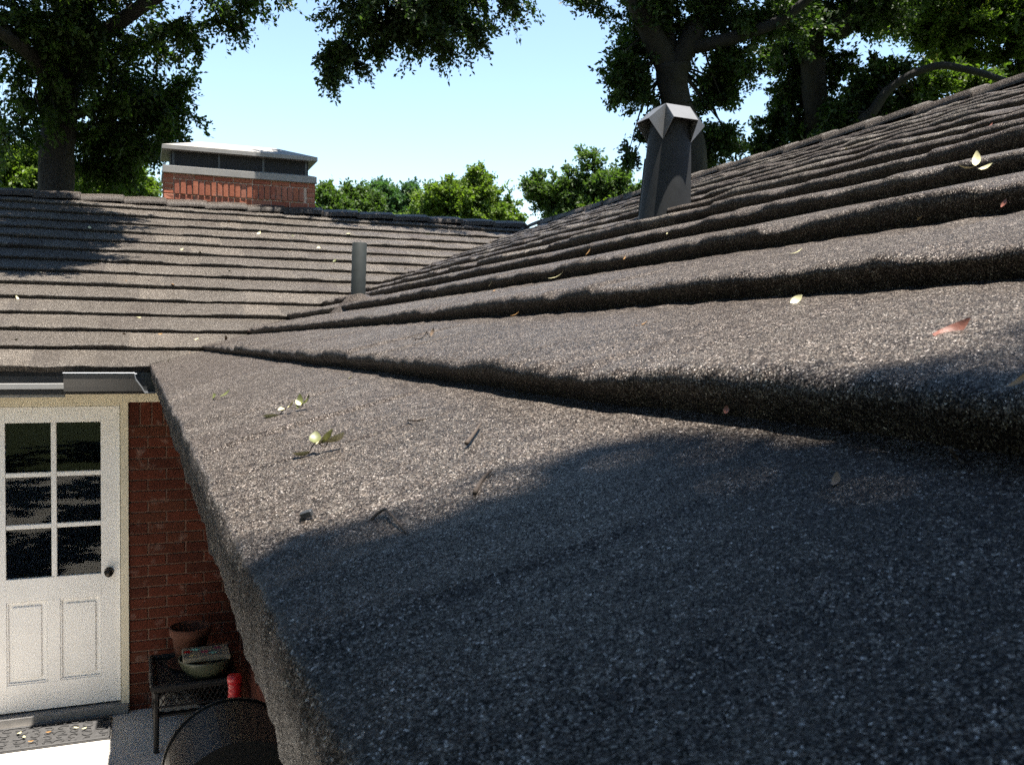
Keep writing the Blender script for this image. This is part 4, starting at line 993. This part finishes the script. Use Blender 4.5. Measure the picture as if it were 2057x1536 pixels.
t4 = empty('shade_tree', (19, 8, G-.05)); tag(t4, 'sunny light green tree crown in the upper right corner', 'tree')
limb('trunk', [(19.5, 8.5, G-.2), (19.3, 8.2, 2.5), at(2090, 40, 23), at(2060, -120, 23)], [.4, .34, .26, .18], t4, M['bark2'], 12)
_, P = leaf_cloud('crown', [pb(1960, 45, 22.5, 90, 46), pb(2035, 110, 22.5, 45, 36), pb(1890, 80, 22.5, 40, 26), pb(1870, 10, 22.5, 65, 26), pb(2050, 30, 22.5, 60, 56), pb(1805, 38, 22.5, 36, 14), pb(1930, 118, 22.5, 28, 18), pb(1990, -70, 22.5, 180, 60)], 6000, 12, .10, M['lf_yel'], t4, 51, droop=.3, gap=.3, gapscale=1.0, twiglen=.45)
twigs_to(t4, M['bark2'], [at(2090, 40, 23), at(2060, -60, 23)], P, 24, 6)

def far_tree(label, px, base_d, blobs, n, L_, mat, seed, gap=.0, name='garden_tree'):
    b0 = at(px, 600, base_d); t = empty(name, (b0[0], b0[1], G-.05)); tag(t, label, 'tree')
    top = np.array(blobs[0][:3]); limb('trunk', [(b0[0], b0[1], G-.2), (b0[0]*.5+top[0]*.5, b0[1]*.5+top[1]*.5, (G+top[2])/2), tuple(top)], [.3, .22, .1], t, M['bark2'], 10)
    leaf_cloud('crown', blobs, n, 11, L_, mat, t, seed, droop=.05, gap=gap, shell=.4, twiglen=.4)
far_tree('bright green rounded tree beyond the far ridge, centre', 940, 34, [pb(935, 425, 34, 75, 50), pb(870, 428, 34, 50, 34), pb(985, 425, 34, 38, 45), pb(962, 362, 34, 16, 18), pb(900, 390, 34, 36, 22), pb(1022, 448, 34, 18, 22), pb(982, 358, 34, 7, 10), pb(945, 385, 34, 30, 18)], 7800, .13, M['lf_bright'], 61, .25)
far_tree('darker round topped tree left of the bright rounded one', 795, 40, [pb(790, 410, 40, 42, 34), pb(762, 385, 40, 20, 18), pb(818, 395, 40, 24, 22)], 3000, .14, M['lf_dark'], 62, .1)
far_tree('pointed green tree immediately right of the chimney', 662, 30, [pb(662, 420, 30, 18, 32), pb(656, 388, 30, 6, 12), pb(680, 430, 30, 18, 24)], 1800, .11, M['lf_mid'], 63)
far_tree('bushy green tree with twin tips between chimney and dark tree', 715, 31, [pb(708, 418, 31, 22, 32), pb(698, 388, 31, 7, 12), pb(735, 418, 31, 18, 28), pb(722, 395, 31, 8, 12), pb(715, 440, 31, 42, 24)], 2800, .11, M['lf_mid'], 64)
far_tree('spreading mid green tree left of the roof vent', 1170, 27, [pb(1175, 370, 27, 46, 42), pb(1172, 332, 27, 34, 24), pb(1115, 415, 27, 44, 28), pb(1076, 372, 27, 15, 11), pb(1095, 392, 27, 20, 12), pb(1235, 368, 27, 30, 26), pb(1190, 425, 27, 80, 26), pb(1255, 400, 27, 22, 24)], 5200, .11, M['lf_mid'], 65, .12)
far_tree('low yellow green shrub showing beneath the spreading tree', 1215, 24, [pb(1205, 428, 24, 34, 8), pb(1250, 415, 24, 18, 8)], 420, .10, M['lf_yel'], 66, .1, 'shrub')
far_tree('pale green foliage left of the thick elm trunk', 30, 27, [pb(35, 355, 27, 60, 34), pb(70, 330, 27, 26, 22), pb(5, 325, 27, 36, 26)], 2600, .11, M['lf_bright'], 67, .1)
far_tree('pale green foliage between the elm trunk and chimney', 250, 27, [pb(240, 378, 27, 66, 28), pb(290, 372, 27, 36, 28), pb(175, 372, 27, 40, 30)], 2900, .11, M['lf_bright'], 68, .1)

# tree behind the photographer; it shades the near eave
bt_ = empty('pecan_tree', (2.4, -12.6, G-.05)); tag(bt_, 'leafy tree behind the photographer shading the near eave', 'tree')
limb('trunk', [(2.4, -12.6, G-.2), (2.3, -12.2, 1.5), (2.0, -11.2, 4.2), (1.7, -9.8, 5.4), (1.3, -8.4, 5.8)], [.35, .28, .2, .12, .05], bt_, M['bark2'], 12)
bl_ = []
for x in np.arange(-.7, 3.2, .3):
    yb = -5.80-.52*max(x, -.1)+.05*math.sin(9*x+1)
    for j in range(6): bl_.append(over(x, yb-.30-j*.5, x*TAU*.6, 5., .20, .28, .2))
leaf_cloud('crown', bl_, 13000, 12, .09, M['lf_elm'], bt_, 71, droop=.15, twiglen=.2, shell=.6, lumpy=.2)
leaf_cloud('crown', [(1.0, -11.5, 5.6, 3.2, 2.2, .9), (4.2, -12, 6, 3.0, 3, 1.2), (-2.2, -10.6, 5.2, 2.4, 2.4, .9), (5.0, -8.8, 6.4, 2.0, 2.0, .8)], 6500, 11, .15, M['lf_elm'], bt_, 72, droop=.2)  # wider crown added out of view, to block sky light over the foreground
# unseen trees added west and south of the patio, to block sky light
def sky_block_tree(x, y, h, rx, label, seed):
    t = empty('sky_block_tree', (x, y, G-.05)); tag(t, label, 'tree')
    limb('trunk', [(x, y, G-.2), (x+.2, y+.1, h*.35), (x+.1, y, h*.8)], [.28, .22, .1], t, M['bark2'], 10)
    leaf_cloud('crown', [(x, y, h*.55, rx, rx, h*.42), (x+.6*rx, y+.3*rx, h*.35, rx*.8, rx*.8, h*.35), (x-.5*rx, y-.4*rx, h*.3, rx*.8, rx*.8, h*.4), (x, y, -.6, rx*.9, rx*.9, 1.5)], 2100, 10, .22, M['lf_dark'], t, seed, droop=.1, shell=.4)
for i, (x, y, h, rx) in enumerate(((-7.5, -1.5, 6.5, 2.2), (-8.2, -5.6, 7, 2.4), (-8.5, -10, 7.5, 2.6), (-4.5, -15.5, 7.5, 2.6), (.5, -17, 7.5, 2.6))):
    sky_block_tree(x, y, h, rx, ['added sky blocking tree west of the patio, closest to the door', 'added sky blocking tree west of the patio, middle one', 'added sky blocking tree at the southwest corner of the patio', 'added sky blocking tree south of the patio, farther west', 'added sky blocking tree due south behind the photographer'][i], 90+i)
